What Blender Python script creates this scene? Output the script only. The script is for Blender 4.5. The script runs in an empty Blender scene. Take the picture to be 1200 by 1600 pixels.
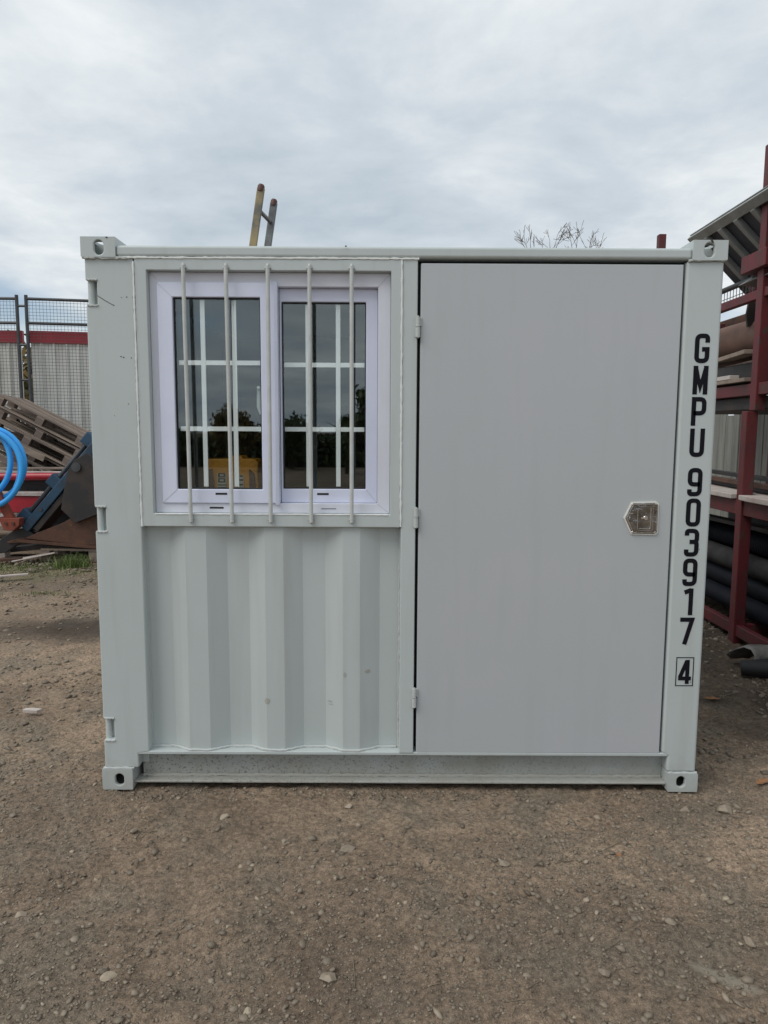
import bpy, math, random
import numpy as np
from mathutils import Vector, Matrix, Euler

# ------------------------------------------------------------------ camera, sky, sun, exposure
scene = bpy.context.scene
COL = scene.collection
R = math.radians

cam_d = bpy.data.cameras.new("camera")
cam = bpy.data.objects.new("camera", cam_d)
COL.objects.link(cam)
_r = Vector((0.9999863, -0.00140737, 0.00504141))
_u = Vector((-0.00485155, 0.11226211, 0.99366679))
_f = Vector((0.00196441, 0.99367763, -0.11225375))
cam.matrix_world = Matrix(((_r.x, _u.x, -_f.x, -0.07766), (_r.y, _u.y, -_f.y, -2.77275),
                           (_r.z, _u.z, -_f.z, 1.46272), (0, 0, 0, 1)))
cam_d.sensor_fit = 'VERTICAL'
cam_d.sensor_height = 36.0
cam_d.lens = 36.0 * 1109 / 1600
cam_d.clip_start = 0.05
cam_d.clip_end = 2000
scene.camera = cam

SUN_AZ, SUN_EL = R(-58), R(50)          # azimuth measured from straight behind the camera; negative = from the left
sun_dir = Vector((math.sin(SUN_AZ) * math.cos(SUN_EL), -math.cos(SUN_AZ) * math.cos(SUN_EL), math.sin(SUN_EL)))

world = bpy.data.worlds.new("World")
scene.world = world
world.use_nodes = True
wt = world.node_tree
wt.nodes.clear()
def wn(t, **k):
    n = wt.nodes.new(t)
    for a, b in k.items(): setattr(n, a, b)
    return n
w_out = wn('ShaderNodeOutputWorld'); w_bg = wn('ShaderNodeBackground')
w_sky = wn('ShaderNodeTexSky', sky_type='NISHITA', sun_disc=False)
w_sky.sun_elevation = SUN_EL
w_sky.sun_rotation = math.atan2(sun_dir.x, sun_dir.y)
w_tc = wn('ShaderNodeTexCoord'); w_sep = wn('ShaderNodeSeparateXYZ')
wt.links.new(w_tc.outputs['Generated'], w_sep.inputs[0])
def wmath(op, a, b=None, clamp=False):
    n = wn('ShaderNodeMath', operation=op, use_clamp=clamp)
    for i, s in enumerate((a, b)):
        if s is None: continue
        if isinstance(s, (int, float)): n.inputs[i].default_value = s
        else: wt.links.new(s, n.inputs[i])
    return n.outputs[0]
wz = wmath('ADD', wmath('MAXIMUM', w_sep.outputs[2], 0.0), 0.13)
wu = wmath('DIVIDE', w_sep.outputs[0], wz); wv = wmath('DIVIDE', w_sep.outputs[1], wz)
w_cmb = wn('ShaderNodeCombineXYZ')
wt.links.new(wu, w_cmb.inputs[0]); wt.links.new(wv, w_cmb.inputs[1])
def wnoise(scale, detail, rough, off, stretch=(1, 1, 1)):
    m = wn('ShaderNodeMapping'); m.inputs['Location'].default_value = off; m.inputs['Scale'].default_value = stretch
    wt.links.new(w_cmb.outputs[0], m.inputs[0])
    n = wn('ShaderNodeTexNoise'); n.inputs['Scale'].default_value = scale; n.inputs['Detail'].default_value = detail
    n.inputs['Roughness'].default_value = rough; n.inputs['Distortion'].default_value = 0.25
    wt.links.new(m.outputs[0], n.inputs['Vector'])
    return n.outputs[0]
def wramp(src, stops):
    n = wn('ShaderNodeValToRGB'); cr = n.color_ramp
    cr.elements[0].position, cr.elements[0].color = stops[0][0], (*stops[0][1], 1)
    cr.elements[1].position, cr.elements[1].color = stops[-1][0], (*stops[-1][1], 1)
    for p, c in stops[1:-1]:
        e = cr.elements.new(p); e.color = (*c, 1)
    wt.links.new(src, n.inputs[0]); return n.outputs[0]
BRK_OFF = (2.0, 0.4, 0)
cl = wmath('ADD', wmath('MULTIPLY', wnoise(0.85, 8, 0.55, (3.1, 1.7, 0), (1, 1.05, 1)), 0.68),
           wmath('MULTIPLY', wnoise(2.6, 8, 0.6, (7.7, 2.2, 0), (1, 1.0, 1)), 0.32))
cloud = wramp(cl, [(0.35, (4.1, 4.75, 5.35)), (0.455, (5.1, 5.65, 6.15)), (0.56, (6.6, 7.0, 7.25)), (0.68, (8.6, 8.8, 8.8))])
cover = wramp(wnoise(0.62, 4, 0.5, (0.9, 5.3, 0), (1, .8, 1)), [(0.29, (.35, .35, .35)), (0.36, (1, 1, 1))])
band = wramp(w_sep.outputs[2], [(0.105, (0, 0, 0)), (0.14, (1, 1, 1)), (0.165, (1, 1, 1)), (0.205, (0, 0, 0))])
brk = wramp(wnoise(0.55, 5, 0.5, BRK_OFF, (1, .6, 1)), [(0.47, (0, 0, 0)), (0.56, (.8, .8, .8))])
cover = wmath('SUBTRACT', cover, wmath('MULTIPLY', band, brk), True)
w_mix = wn('ShaderNodeMixRGB')
wt.links.new(cover, w_mix.inputs[0]); wt.links.new(w_sky.outputs[0], w_mix.inputs[1]); wt.links.new(cloud, w_mix.inputs[2])
w_bg.inputs['Strength'].default_value = 0.105
wt.links.new(w_mix.outputs[0], w_bg.inputs[0]); wt.links.new(w_bg.outputs[0], w_out.inputs[0])

sun_d = bpy.data.lights.new("sun", 'SUN')
sun_d.energy = 1.5; sun_d.angle = R(32); sun_d.color = (1.0, 0.965, 0.92)
sun = bpy.data.objects.new("sun", sun_d); COL.objects.link(sun)
sun.rotation_euler = sun_dir.to_track_quat('Z', 'Y').to_euler()

scene.view_settings.view_transform = 'Standard'
scene.view_settings.look = 'None'
scene.view_settings.gamma = 1.0
scene.view_settings.use_curve_mapping = False
scene.view_settings.exposure = 0.2

rnd = random.Random(7)
NP = np.random.default_rng(11)

# ------------------------------------------------------------------ materials
def new_mat(name):
    m = bpy.data.materials.new(name); m.use_nodes = True
    nt = m.node_tree; b = nt.nodes['Principled BSDF']
    return m, nt, b
def mat(name, col, rough=.5, metal=0.0, col2=None, scale=6.0, detail=6, contrast=(.35, .65), bump=0.0, bscale=60.0,
        speck=None, speck_scale=90, speck_thr=.68, stretch=(1, 1, 1), spec=.5, coords='Object', speck_fade=None, streak=None, dust=None):
    m, nt, b = new_mat(name)
    L = nt.links
    b.inputs['Roughness'].default_value = rough; b.inputs['Metallic'].default_value = metal
    b.inputs['Specular IOR Level'].default_value = spec
    b.inputs['Base Color'].default_value = (*col, 1)
    tc = nt.nodes.new('ShaderNodeTexCoord'); mp = nt.nodes.new('ShaderNodeMapping')
    mp.inputs['Scale'].default_value = stretch
    L.new(tc.outputs[coords], mp.inputs[0])
    cur = None
    if col2:
        n = nt.nodes.new('ShaderNodeTexNoise'); n.inputs['Scale'].default_value = scale; n.inputs['Detail'].default_value = detail
        n.inputs['Roughness'].default_value = .6
        L.new(mp.outputs[0], n.inputs['Vector'])
        r = nt.nodes.new('ShaderNodeValToRGB')
        r.color_ramp.elements[0].position = contrast[0]; r.color_ramp.elements[0].color = (*col, 1)
        r.color_ramp.elements[1].position = contrast[1]; r.color_ramp.elements[1].color = (*col2, 1)
        L.new(n.outputs[0], r.inputs[0]); cur = r.outputs[0]
    if speck:
        n = nt.nodes.new('ShaderNodeTexNoise'); n.inputs['Scale'].default_value = speck_scale; n.inputs['Detail'].default_value = 4
        n.inputs['Roughness'].default_value = .7
        L.new(mp.outputs[0], n.inputs['Vector'])
        r = nt.nodes.new('ShaderNodeValToRGB')
        r.color_ramp.elements[0].position = speck_thr; r.color_ramp.elements[0].color = (0, 0, 0, 1)
        r.color_ramp.elements[1].position = speck_thr + .05; r.color_ramp.elements[1].color = (1, 1, 1, 1)
        L.new(n.outputs[0], r.inputs[0])
        x = nt.nodes.new('ShaderNodeMixRGB'); x.inputs[1].default_value = (*col, 1); x.inputs[2].default_value = (*speck, 1)
        if cur: L.new(cur, x.inputs[1])
        fac = r.outputs[0]
        if speck_fade:
            sp = nt.nodes.new('ShaderNodeSeparateXYZ'); L.new(tc.outputs['Object'], sp.inputs[0])
            mr = nt.nodes.new('ShaderNodeMapRange'); L.new(sp.outputs[0], mr.inputs[0])
            mr.inputs[1].default_value, mr.inputs[2].default_value, mr.inputs[3].default_value, mr.inputs[4].default_value = speck_fade
            mu = nt.nodes.new('ShaderNodeMath'); mu.operation = 'MULTIPLY'; L.new(mr.outputs[0], mu.inputs[0]); L.new(fac, mu.inputs[1]); fac = mu.outputs[0]
        L.new(fac, x.inputs[0]); cur = x.outputs[0]
    def layer(src, lo, hi, amt, c):
        nonlocal cur
        r = nt.nodes.new('ShaderNodeMapRange'); L.new(src, r.inputs[0]); r.inputs[1].default_value = lo; r.inputs[2].default_value = hi; r.inputs[4].default_value = amt
        x = nt.nodes.new('ShaderNodeMixRGB'); x.inputs[1].default_value = (*col, 1); x.inputs[2].default_value = (*c, 1)
        if cur: L.new(cur, x.inputs[1])
        L.new(r.outputs[0], x.inputs[0]); cur = x.outputs[0]
    if streak:
        m2 = nt.nodes.new('ShaderNodeMapping'); m2.inputs['Scale'].default_value = (1, 1, .09); L.new(tc.outputs['Object'], m2.inputs[0])
        n = nt.nodes.new('ShaderNodeTexNoise'); n.inputs['Scale'].default_value = 16; n.inputs['Detail'].default_value = 6; L.new(m2.outputs[0], n.inputs['Vector'])
        layer(n.outputs[0], .52, .74, streak[0], streak[1])
    if dust:
        sp = nt.nodes.new('ShaderNodeSeparateXYZ'); L.new(tc.outputs['Object'], sp.inputs[0])
        n = nt.nodes.new('ShaderNodeTexNoise'); n.inputs['Scale'].default_value = 9; n.inputs['Detail'].default_value = 7; n.inputs['Roughness'].default_value = .65; L.new(tc.outputs['Object'], n.inputs['Vector'])
        a = nt.nodes.new('ShaderNodeMath'); a.operation = 'MULTIPLY_ADD'; a.inputs[1].default_value = .5; L.new(n.outputs[0], a.inputs[0])
        b2 = nt.nodes.new('ShaderNodeMath'); b2.operation = 'MULTIPLY'; b2.inputs[1].default_value = -1.6; L.new(sp.outputs[2], b2.inputs[0]); L.new(b2.outputs[0], a.inputs[2])
        layer(a.outputs[0], .02, .30, dust[0], dust[1])
    if cur: L.new(cur, b.inputs['Base Color'])
    if bump:
        n = nt.nodes.new('ShaderNodeTexNoise'); n.inputs['Scale'].default_value = bscale; n.inputs['Detail'].default_value = 5
        L.new(mp.outputs[0], n.inputs['Vector'])
        bp = nt.nodes.new('ShaderNodeBump'); bp.inputs['Strength'].default_value = 1.0; bp.inputs['Distance'].default_value = bump
        L.new(n.outputs[0], bp.inputs['Height']); L.new(bp.outputs[0], b.inputs['Normal'])
    return m

PC = (.458, .505, .496)
M = {}
M['paint'] = mat('grey_paint', PC, .42, 0, (.485, .528, .522), 2.2, 5, (.3, .7), .0006, 7, speck=(.37, .385, .36), speck_scale=34, speck_thr=.73, streak=(.35, (.39, .405, .385)), dust=(.5, (.30, .27, .22)))
M['door_paint'] = mat('door_paint', (.430, .458, .464), .32, 0, (.456, .464, .486), 1.4, 6, (.3, .7), .0012, 3.2, speck=(.405, .42, .417), speck_scale=22, speck_thr=.74, streak=(.4, (.402, .426, .43)), dust=(.35, (.30, .28, .24)))
M['rail_paint'] = mat('pitted_rail_paint', (.40, .425, .415), .55, 0, (.33, .345, .325), 5, 6, (.4, .7), .001, 160, speck=(.09, .09, .08), speck_scale=120, speck_thr=.565, speck_fade=(-.9, .9, 1, .3), dust=(.55, (.27, .235, .18)))
M['bead'] = mat('white_sealant', (.72, .74, .72), .5, bump=.001, bscale=120)
M['weld'] = mat('painted_weld', (.47, .495, .48), .4, bump=.002, bscale=150)
M['rod'] = mat('painted_rod', (.52, .54, .52), .45, 0, (.46, .47, .45), 20, bump=.0006, bscale=120)
M['pvc'] = mat('white_pvc', (.70, .73, .87), .32, 0, (.66, .69, .83), 5, bump=.0002, bscale=30)
M['pvc_frame'] = mat('scuffed_white_pvc', (.70, .71, .79), .4, 0, (.64, .65, .71), 8, speck=(.45, .44, .45), speck_scale=70, speck_thr=.71, stretch=(1, 1, .45))
M['gasket'] = mat('black_gasket', (.012, .013, .014), .5)
M['black'] = mat('black_lettering', (.006, .006, .010), .6, spec=.15)
M['chip'] = mat('bare_chip', (.05, .045, .04), .7)
M['scuff'] = mat('scuff_mark', (.37, .36, .32), .6)
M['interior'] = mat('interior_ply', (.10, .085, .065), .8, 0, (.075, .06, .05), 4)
M['steel'] = mat('stainless_steel', (.40, .40, .40), .12, 1.0, (.20, .20, .20), 22, bump=.004, bscale=24)  # light and dark mottling imitates reflections in the latch steel
M['steel_bright'] = mat('bright_steel', (.75, .74, .72), .2, 1.0)
M['silicone'] = mat('pale_sealant', (.70, .68, .62), .5, bump=.001, bscale=90)
M['yellow'] = mat('yellow_plastic', (.58, .245, .02), .4, 0, (.50, .20, .015), 8)
M['maroon'] = mat('dark_plastic', (.06, .018, .015), .5)
M['label'] = mat('white_label', (.42, .40, .36), .5)
M['white'] = mat('white_plastic', (.8, .82, .82), .3)
M['glbar'] = mat('glazing_bar_white', (.86, .88, .88), .4)
M['red'] = mat('red_steel', (.128, .014, .019), .6, 0, (.070, .014, .014), 5, 7, (.38, .66), .001, 40, speck=(.060, .034, .026), speck_scale=22, speck_thr=.57, stretch=(1, 1, .5))
M['redbright'] = mat('red_gloss', (.46, .02, .035), .35, 0, (.32, .018, .028), 4, bump=.0005, bscale=20)
M['redband'] = mat('red_fascia', (.40, .028, .042), .5, 0, (.32, .026, .038), 6)
M['rust'] = mat('rusty_steel', (.13, .062, .038), .75, .2, (.07, .038, .028), 5, 8, (.35, .65), .003, 30, speck=(.20, .10, .05), speck_scale=30, speck_thr=.66)
M['rustdark'] = mat('dark_worn_steel', (.035, .033, .034), .6, .3, (.065, .05, .042), 5, 8, (.45, .7), .002, 30)
M['roller'] = mat('brown_pipe', (.20, .115, .085), .7, 0, (.13, .075, .06), 4, 7, (.35, .65), .002, 26)
M['bluepaint'] = mat('blue_steel', (.018, .062, .115), .5, 0, (.022, .034, .05), 6, 7, (.45, .7), .001, 30, speck=(.10, .08, .07), speck_scale=40, speck_thr=.68)
M['bluepipe'] = mat('blue_pipe', (.035, .40, .92), .35, 0, (.045, .34, .78), 3)
M['orange'] = mat('rust_orange', (.27, .055, .028), .6, 0, (.18, .045, .03), 8, bump=.001, bscale=40)
M['palewood'] = mat('dirty_white_board', (.52, .47, .43), .75, 0, (.38, .31, .28), 7, bump=.001, bscale=40)
M['wood'] = mat('pallet_wood', (.215, .165, .135), .85, 0, (.13, .10, .085), 9, 7, (.35, .65), .002, 60, stretch=(.35, 1, 1))
M['wood2'] = mat('pallet_wood_pale', (.30, .235, .185), .85, 0, (.19, .15, .12), 9, 7, (.35, .65), .002, 60, stretch=(.35, 1, 1))
M['greywood'] = mat('weathered_board', (.25, .25, .225), .9, 0, (.13, .13, .12), 8, 8, (.35, .68), .003, 50, stretch=(1, 1, .12))
M['pipe'] = mat('black_pipe', (.007, .009, .014), .6, 0, (.014, .015, .019), 5, bump=.001, bscale=60, spec=.08)
M['sock'] = mat('grey_wrapped_pipe', (.040, .038, .036), .9, 0, (.016, .016, .018), 9, bump=.002, bscale=140)
M['galv'] = mat('galvanised_tube', (.085, .092, .098), .5, .4, (.055, .058, .06), 9)
M['wire'] = mat('fence_wire', (.10, .105, .105), .55, .4)
M['cladding'] = mat('white_cladding', (.80, .80, .76), .6, 0, (.62, .60, .55), 2.4, 7, (.35, .7), .0008, 14, stretch=(1, 1, .3))
M['sheet'] = mat('grey_ribbed_sheet', (.30, .315, .305), .5, .2, (.22, .225, .21), 6, bump=.001, bscale=30)
M['sheetdark'] = mat('dark_sheet', (.055, .058, .072), .6, 0, (.04, .042, .05), 5)
M['tarp'] = mat('grey_sheet_plastic', (.22, .215, .20), .45, 0, (.10, .098, .09), 9, bump=.002, bscale=40)
M['rubber'] = mat('black_rubber', (.012, .012, .013), .6)
M['bark'] = mat('bark', (.11, .085, .065), .9, 0, (.06, .048, .04), 14, bump=.004, bscale=40)
M['twig'] = mat('pale_bark', (.17, .145, .12), .9, 0, (.11, .09, .075), 14)
M['leafdry'] = mat('dry_leaf', (.33, .15, .06), .7, 0, (.20, .10, .05), 30)
M['straw'] = mat('straw', (.22, .165, .11), .85, 0, (.13, .10, .07), 10)
M['ladder'] = mat('ladder_fibreglass', (.34, .27, .14), .6, 0, (.13, .125, .11), 5, 7, (.42, .62), .0006, 60)
M['alu'] = mat('ladder_aluminium', (.22, .23, .23), .5, .5, (.10, .10, .10), 9)
M['redcap'] = mat('red_cap', (.085, .032, .024), .6)

def leaf_mat(name, c1, c2):
    m, nt, b = new_mat(name); L = nt.links
    at = nt.nodes.new('ShaderNodeAttribute'); at.attribute_name = 'tint'
    r = nt.nodes.new('ShaderNodeValToRGB')
    r.color_ramp.elements[0].color = (*c1, 1); r.color_ramp.elements[1].color = (*c2, 1)
    L.new(at.outputs['Fac'], r.inputs[0]); L.new(r.outputs[0], b.inputs['Base Color'])
    b.inputs['Roughness'].default_value = .6
    return m
M['leaf'] = leaf_mat('foliage', (.03, .05, .018), (.10, .13, .04))
M['autumn'] = leaf_mat('autumn_foliage', (.05, .055, .02), (.24, .15, .035))
M['grass'] = leaf_mat('grass_blades', (.075, .10, .03), (.17, .24, .06))
M['stone'] = leaf_mat('stones', (.10, .078, .056), (.47, .385, .285))

# glass: mostly clear double glazing with a strong mirror-like skin
def glass_mat(name, tint, ior):
    m, nt, b = new_mat(name); L = nt.links
    nt.nodes.remove(b)
    out = [n for n in nt.nodes if n.type == 'OUTPUT_MATERIAL'][0]
    t = nt.nodes.new('ShaderNodeBsdfTransparent'); t.inputs[0].default_value = tint
    g = nt.nodes.new('ShaderNodeBsdfGlossy'); g.inputs['Roughness'].default_value = .012; g.inputs[0].default_value = (.86, .95, .97, 1)
    lw = nt.nodes.new('ShaderNodeLayerWeight'); lw.inputs['Blend'].default_value = .5
    pw = nt.nodes.new('ShaderNodeMath'); pw.operation = 'POWER'; pw.inputs[1].default_value = 5; L.new(lw.outputs['Facing'], pw.inputs[0])
    r0 = ((ior - 1) / (ior + 1)) ** 2
    fr = nt.nodes.new('ShaderNodeMath'); fr.operation = 'MULTIPLY_ADD'; fr.inputs[1].default_value = 1 - r0; fr.inputs[2].default_value = r0; L.new(pw.outputs[0], fr.inputs[0])
    x = nt.nodes.new('ShaderNodeMixShader')
    L.new(fr.outputs[0], x.inputs[0]); L.new(t.outputs[0], x.inputs[1]); L.new(g.outputs[0], x.inputs[2]); L.new(x.outputs[0], out.inputs[0])
    return m
M['glass'] = glass_mat('window_glass', (.95, .98, .97, 1), 2.25)
M['glass_inner'] = glass_mat('inner_window_glass', (.86, .90, .88, 1), 1.35)

# ground
def ground_mat():
    m, nt, b = new_mat('yard_dirt'); L = nt.links
    b.inputs['Roughness'].default_value = .95; b.inputs['Specular IOR Level'].default_value = .2
    tc = nt.nodes.new('ShaderNodeTexCoord')
    def noise(s, d, r=.6):
        n = nt.nodes.new('ShaderNodeTexNoise'); n.inputs['Scale'].default_value = s; n.inputs['Detail'].default_value = d
        n.inputs['Roughness'].default_value = r; L.new(tc.outputs['Object'], n.inputs['Vector']); return n.outputs[0]
    def ramp(src, a, ca, bb, cb):
        n = nt.nodes.new('ShaderNodeValToRGB'); e = n.color_ramp.elements
        e[0].position, e[0].color = a, (*ca, 1); e[1].position, e[1].color = bb, (*cb, 1)
        L.new(src, n.inputs[0]); return n.outputs[0]
    def mix(f, a, c, mode='MIX', fac=None):
        n = nt.nodes.new('ShaderNodeMixRGB'); n.blend_type = mode
        if fac is not None: n.inputs[0].default_value = fac
        else: L.new(f, n.inputs[0])
        for i, s in ((1, a), (2, c)):
            if isinstance(s, tuple): n.inputs[i].default_value = (*s, 1)
            else: L.new(s, n.inputs[i])
        return n.outputs[0]
    base = ramp(noise(1.1, 7), .36, (.162, .122, .090), .64, (.292, .220, .160))
    grey = ramp(noise(2.7, 7, .65), .47, (0, 0, 0), .62, (1, 1, 1))
    c = mix(grey, base, (.185, .152, .116))
    grain = ramp(noise(55, 8, .75), .32, (.40, .39, .38), .68, (1.72, 1.70, 1.66))
    c = mix(None, c, grain, 'MULTIPLY', 1.0)
    fine = ramp(noise(260, 5, .7), .32, (.50, .50, .50), .68, (1.55, 1.55, 1.55))
    c = mix(None, c, fine, 'MULTIPLY', .8)
    spk = ramp(noise(120, 3, .6), .66, (0, 0, 0), .70, (1, 1, 1))
    c = mix(spk, c, (.34, .30, .25))
    a1 = nt.nodes.new('ShaderNodeAttribute'); a1.attribute_name = 'pale'
    c = mix(a1.outputs['Fac'], c, (.36, .32, .25))
    a2 = nt.nodes.new('ShaderNodeAttribute'); a2.attribute_name = 'damp_shade'
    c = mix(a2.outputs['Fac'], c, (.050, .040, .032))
    a3 = nt.nodes.new('ShaderNodeAttribute'); a3.attribute_name = 'moss'
    c = mix(a3.outputs['Fac'], c, (.085, .10, .042))
    L.new(c, b.inputs['Base Color'])
    h1 = noise(38, 8, .72); h2 = noise(210, 4, .7)
    bp1 = nt.nodes.new('ShaderNodeBump'); bp1.inputs['Distance'].default_value = .011; bp1.inputs['Strength'].default_value = .9; L.new(h1, bp1.inputs['Height'])
    bp2 = nt.nodes.new('ShaderNodeBump'); bp2.inputs['Distance'].default_value = .0032; bp2.inputs['Strength'].default_value = .9; L.new(h2, bp2.inputs['Height'])
    L.new(bp1.outputs[0], bp2.inputs['Normal']); L.new(bp2.outputs[0], b.inputs['Normal'])
    return m
M['ground'] = ground_mat()

# ------------------------------------------------------------------ mesh helpers
ORG = {}
def tag(o, label=None, cat=None, group=None, kind=None):
    if label: o['label'] = label
    if cat: o['category'] = cat
    if group: o['group'] = group
    if kind: o['kind'] = kind
    return o
def thing(name, label, cat, loc=(0, 0, 0), group=None):
    o = bpy.data.objects.new(name, None); COL.objects.link(o); o.location = loc; o.empty_display_size = .1
    ORG[o.name] = Vector(loc)
    return tag(o, label, cat, group)

class MB:
    def __init__(s): s.v = []; s.f = []
    def add(s, vs, fs):
        n = len(s.v); s.v += [tuple(p) for p in vs]; s.f += [tuple(i + n for i in f) for f in fs]; return s
    def box(s, x0, x1, y0, y1, z0, z1):
        return s.add([(x0, y0, z0), (x1, y0, z0), (x1, y1, z0), (x0, y1, z0), (x0, y0, z1), (x1, y0, z1), (x1, y1, z1), (x0, y1, z1)],
                     [(0, 3, 2, 1), (4, 5, 6, 7), (0, 1, 5, 4), (1, 2, 6, 5), (2, 3, 7, 6), (3, 0, 4, 7)])
    def beam(s, p0, p1, w, h, up=(0, 0, 1)):
        p0, p1, up = Vector(p0), Vector(p1), Vector(up)
        d = (p1 - p0).normalized(); sx = d.cross(up).normalized(); u = sx.cross(d).normalized()
        vs = [p + sx * a * w / 2 + u * b * h / 2 for p in (p0, p1) for a, b in ((-1, -1), (1, -1), (1, 1), (-1, 1))]
        return s.add(vs, [(0, 1, 2, 3), (7, 6, 5, 4), (0, 4, 5, 1), (1, 5, 6, 2), (2, 6, 7, 3), (3, 7, 4, 0)])
    def tube(s, pts, r, n=10, caps=True, closed=False):
        pts = [Vector(p) for p in pts]; k = len(pts)
        rs = r if isinstance(r, (list, tuple)) else [r] * k
        vs = []; ref = None
        for i, p in enumerate(pts):
            a = pts[(i - 1) % k] if (i > 0 or closed) else p
            b = pts[(i + 1) % k] if (i < k - 1 or closed) else p
            d = (b - a).normalized()
            if ref is None:
                ref = Vector((0, 0, 1)) if abs(d.z) < .9 else Vector((1, 0, 0))
            x = (ref - d * ref.dot(d)).normalized(); ref = x; y = d.cross(x)
            vs += [p + (x * math.cos(t) + y * math.sin(t)) * rs[i] for t in (2 * math.pi * j / n for j in range(n))]
        fs = []
        for i in range(k if closed else k - 1):
            q = (i + 1) % k
            fs += [(i * n + j, i * n + (j + 1) % n, q * n + (j + 1) % n, q * n + j) for j in range(n)]
        if caps and not closed:
            fs += [tuple(range(n))[::-1], tuple(range((k - 1) * n, k * n))]
        return s.add(vs, fs)
    def prism(s, poly, a0, a1, axis='y'):
        """poly in the two other axes, extruded along axis"""
        def P(p, a): return (p[0], a, p[1]) if axis == 'y' else ((a, p[0], p[1]) if axis == 'x' else (p[0], p[1], a))
        n = len(poly)
        vs = [P(p, a0) for p in poly] + [P(p, a1) for p in poly]
        fs = [tuple(range(n)), tuple(range(2 * n - 1, n - 1, -1))] + [(i, i + n, (i + 1) % n + n, (i + 1) % n) for i in range(n)]
        return s.add(vs, fs)
    def ring(s, ox0, ox1, oz0, oz1, ix0, ix1, iz0, iz1, y0, y1):
        O = [(ox0, oz0), (ox1, oz0), (ox1, oz1), (ox0, oz1)]; I = [(ix0, iz0), (ix1, iz0), (ix1, iz1), (ix0, iz1)]
        vs = [(x, y0, z) for x, z in O + I] + [(x, y1, z) for x, z in O + I]
        fs = []
        for i in range(4):
            j = (i + 1) % 4
            fs += [(i, j, j + 4, i + 4), (i + 12, j + 12, j + 8, i + 8), (i + 8, j + 8, j, i), (i + 4, j + 4, j + 12, i + 12)]
        return s.add(vs, fs)
    def build(s, name, m, parent=None, bevel=0, seg=2, smooth=False, kind=None):
        me = bpy.data.meshes.new(name)
        o = bpy.data.objects.new(name, me); COL.objects.link(o)
        off = Vector((0, 0, 0))
        if parent is not None:
            o.parent = parent; off = ORG[parent.name]
        ORG[o.name] = off
        me.from_pydata([(a - off.x, b - off.y, c - off.z) for a, b, c in s.v], [], s.f)
        me.update(); fix_normals(me)
        me.materials.append(M[m] if isinstance(m, str) else m)
        if bevel:
            b = o.modifiers.new('bevel', 'BEVEL'); b.width = bevel; b.segments = seg; b.limit_method = 'ANGLE'; b.angle_limit = R(40)
            b.harden_normals = True
            for p in me.polygons: p.use_smooth = True
            if not smooth: mark_sharp(me)
        elif smooth:
            for p in me.polygons: p.use_smooth = True
        if smooth: mark_sharp(me, 42)
        if kind: o['kind'] = kind
        return o
import bmesh
def fix_normals(me):
    bm = bmesh.new(); bm.from_mesh(me); bmesh.ops.recalc_face_normals(bm, faces=bm.faces); bm.to_mesh(me); bm.free()
def mark_sharp(me, ang=35):
    try: me.set_sharp_from_angle(angle=R(ang))
    except Exception: pass
def single(mb, name, m, label, cat, loc, group=None, **k):
    """a thing that is one mesh, origin at loc, vertices given in world space"""
    mb.v = [(a - loc[0], b - loc[1], c - loc[2]) for a, b, c in mb.v]
    o = mb.build(name, m, None, **k); o.location = loc; return tag(o, label, cat, group)
def raw_mesh(name, V, F, m, tint=None, smooth=False):
    """fast triangle/quad mesh from numpy arrays"""
    me = bpy.data.meshes.new(name); V = np.asarray(V, np.float32); F = np.asarray(F, np.int32); k = F.shape[1]
    me.vertices.add(len(V)); me.vertices.foreach_set('co', V.ravel())
    me.loops.add(F.size); me.loops.foreach_set('vertex_index', F.ravel())
    me.polygons.add(len(F)); me.polygons.foreach_set('loop_start', np.arange(0, F.size, k, dtype=np.int32))
    me.polygons.foreach_set('loop_total', np.full(len(F), k, np.int32))
    me.update(calc_edges=True); me.validate()
    if smooth: me.polygons.foreach_set('use_smooth', np.ones(len(F), bool))
    if tint is not None:
        a = me.attributes.new('tint', 'FLOAT', 'POINT'); a.data.foreach_set('value', np.asarray(tint, np.float32))
    me.materials.append(M[m])
    o = bpy.data.objects.new(name, me); COL.objects.link(o); ORG[o.name] = Vector((0, 0, 0))
    return o

# ------------------------------------------------------------------ noise
_lat = NP.random((256, 256))
def vnoise(x, y):
    xi = np.floor(x).astype(int); yi = np.floor(y).astype(int); fx = x - xi; fy = y - yi
    fx = fx * fx * (3 - 2 * fx); fy = fy * fy * (3 - 2 * fy)
    g = lambda a, b: _lat[a & 255, b & 255]
    return (g(xi, yi) * (1 - fx) + g(xi + 1, yi) * fx) * (1 - fy) + (g(xi, yi + 1) * (1 - fx) + g(xi + 1, yi + 1) * fx) * fy - .5
def sstep(a, b, x):
    t = np.clip((x - a) / (b - a), 0, 1); return t * t * (3 - 2 * t)
def ground_h(x, y):
    x = np.asarray(x, float); y = np.asarray(y, float)
    dist = np.maximum(np.maximum(np.abs(x) - 1.35, 0), np.maximum(np.maximum(-.12 - y, y - 2.4), 0))
    w = sstep(0, .5, dist)
    far = sstep(9, 30, np.hypot(x, y))
    h = (.05 * vnoise(x * .55 + 3, y * .55) + .035 * vnoise(x * 1.3, y * 1.3 + 9)) * w * (1 - far)
    h += (.018 * vnoise(x * 3.7, y * 3.7) + .012 * vnoise(x * 8.3, y * 8.3 + 4)) * (.25 + .75 * w) * (1 - far)
    h += (.011 * vnoise(x * 19, y * 19) + .010 * vnoise(x * 41, y * 41)) * (1 - far)
    h += .024 * vnoise(x * 2.2 + y * 4.5, y * 14 - x * 3) * (.2 + .8 * w) * (1 - far)
    return h - .008

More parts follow.
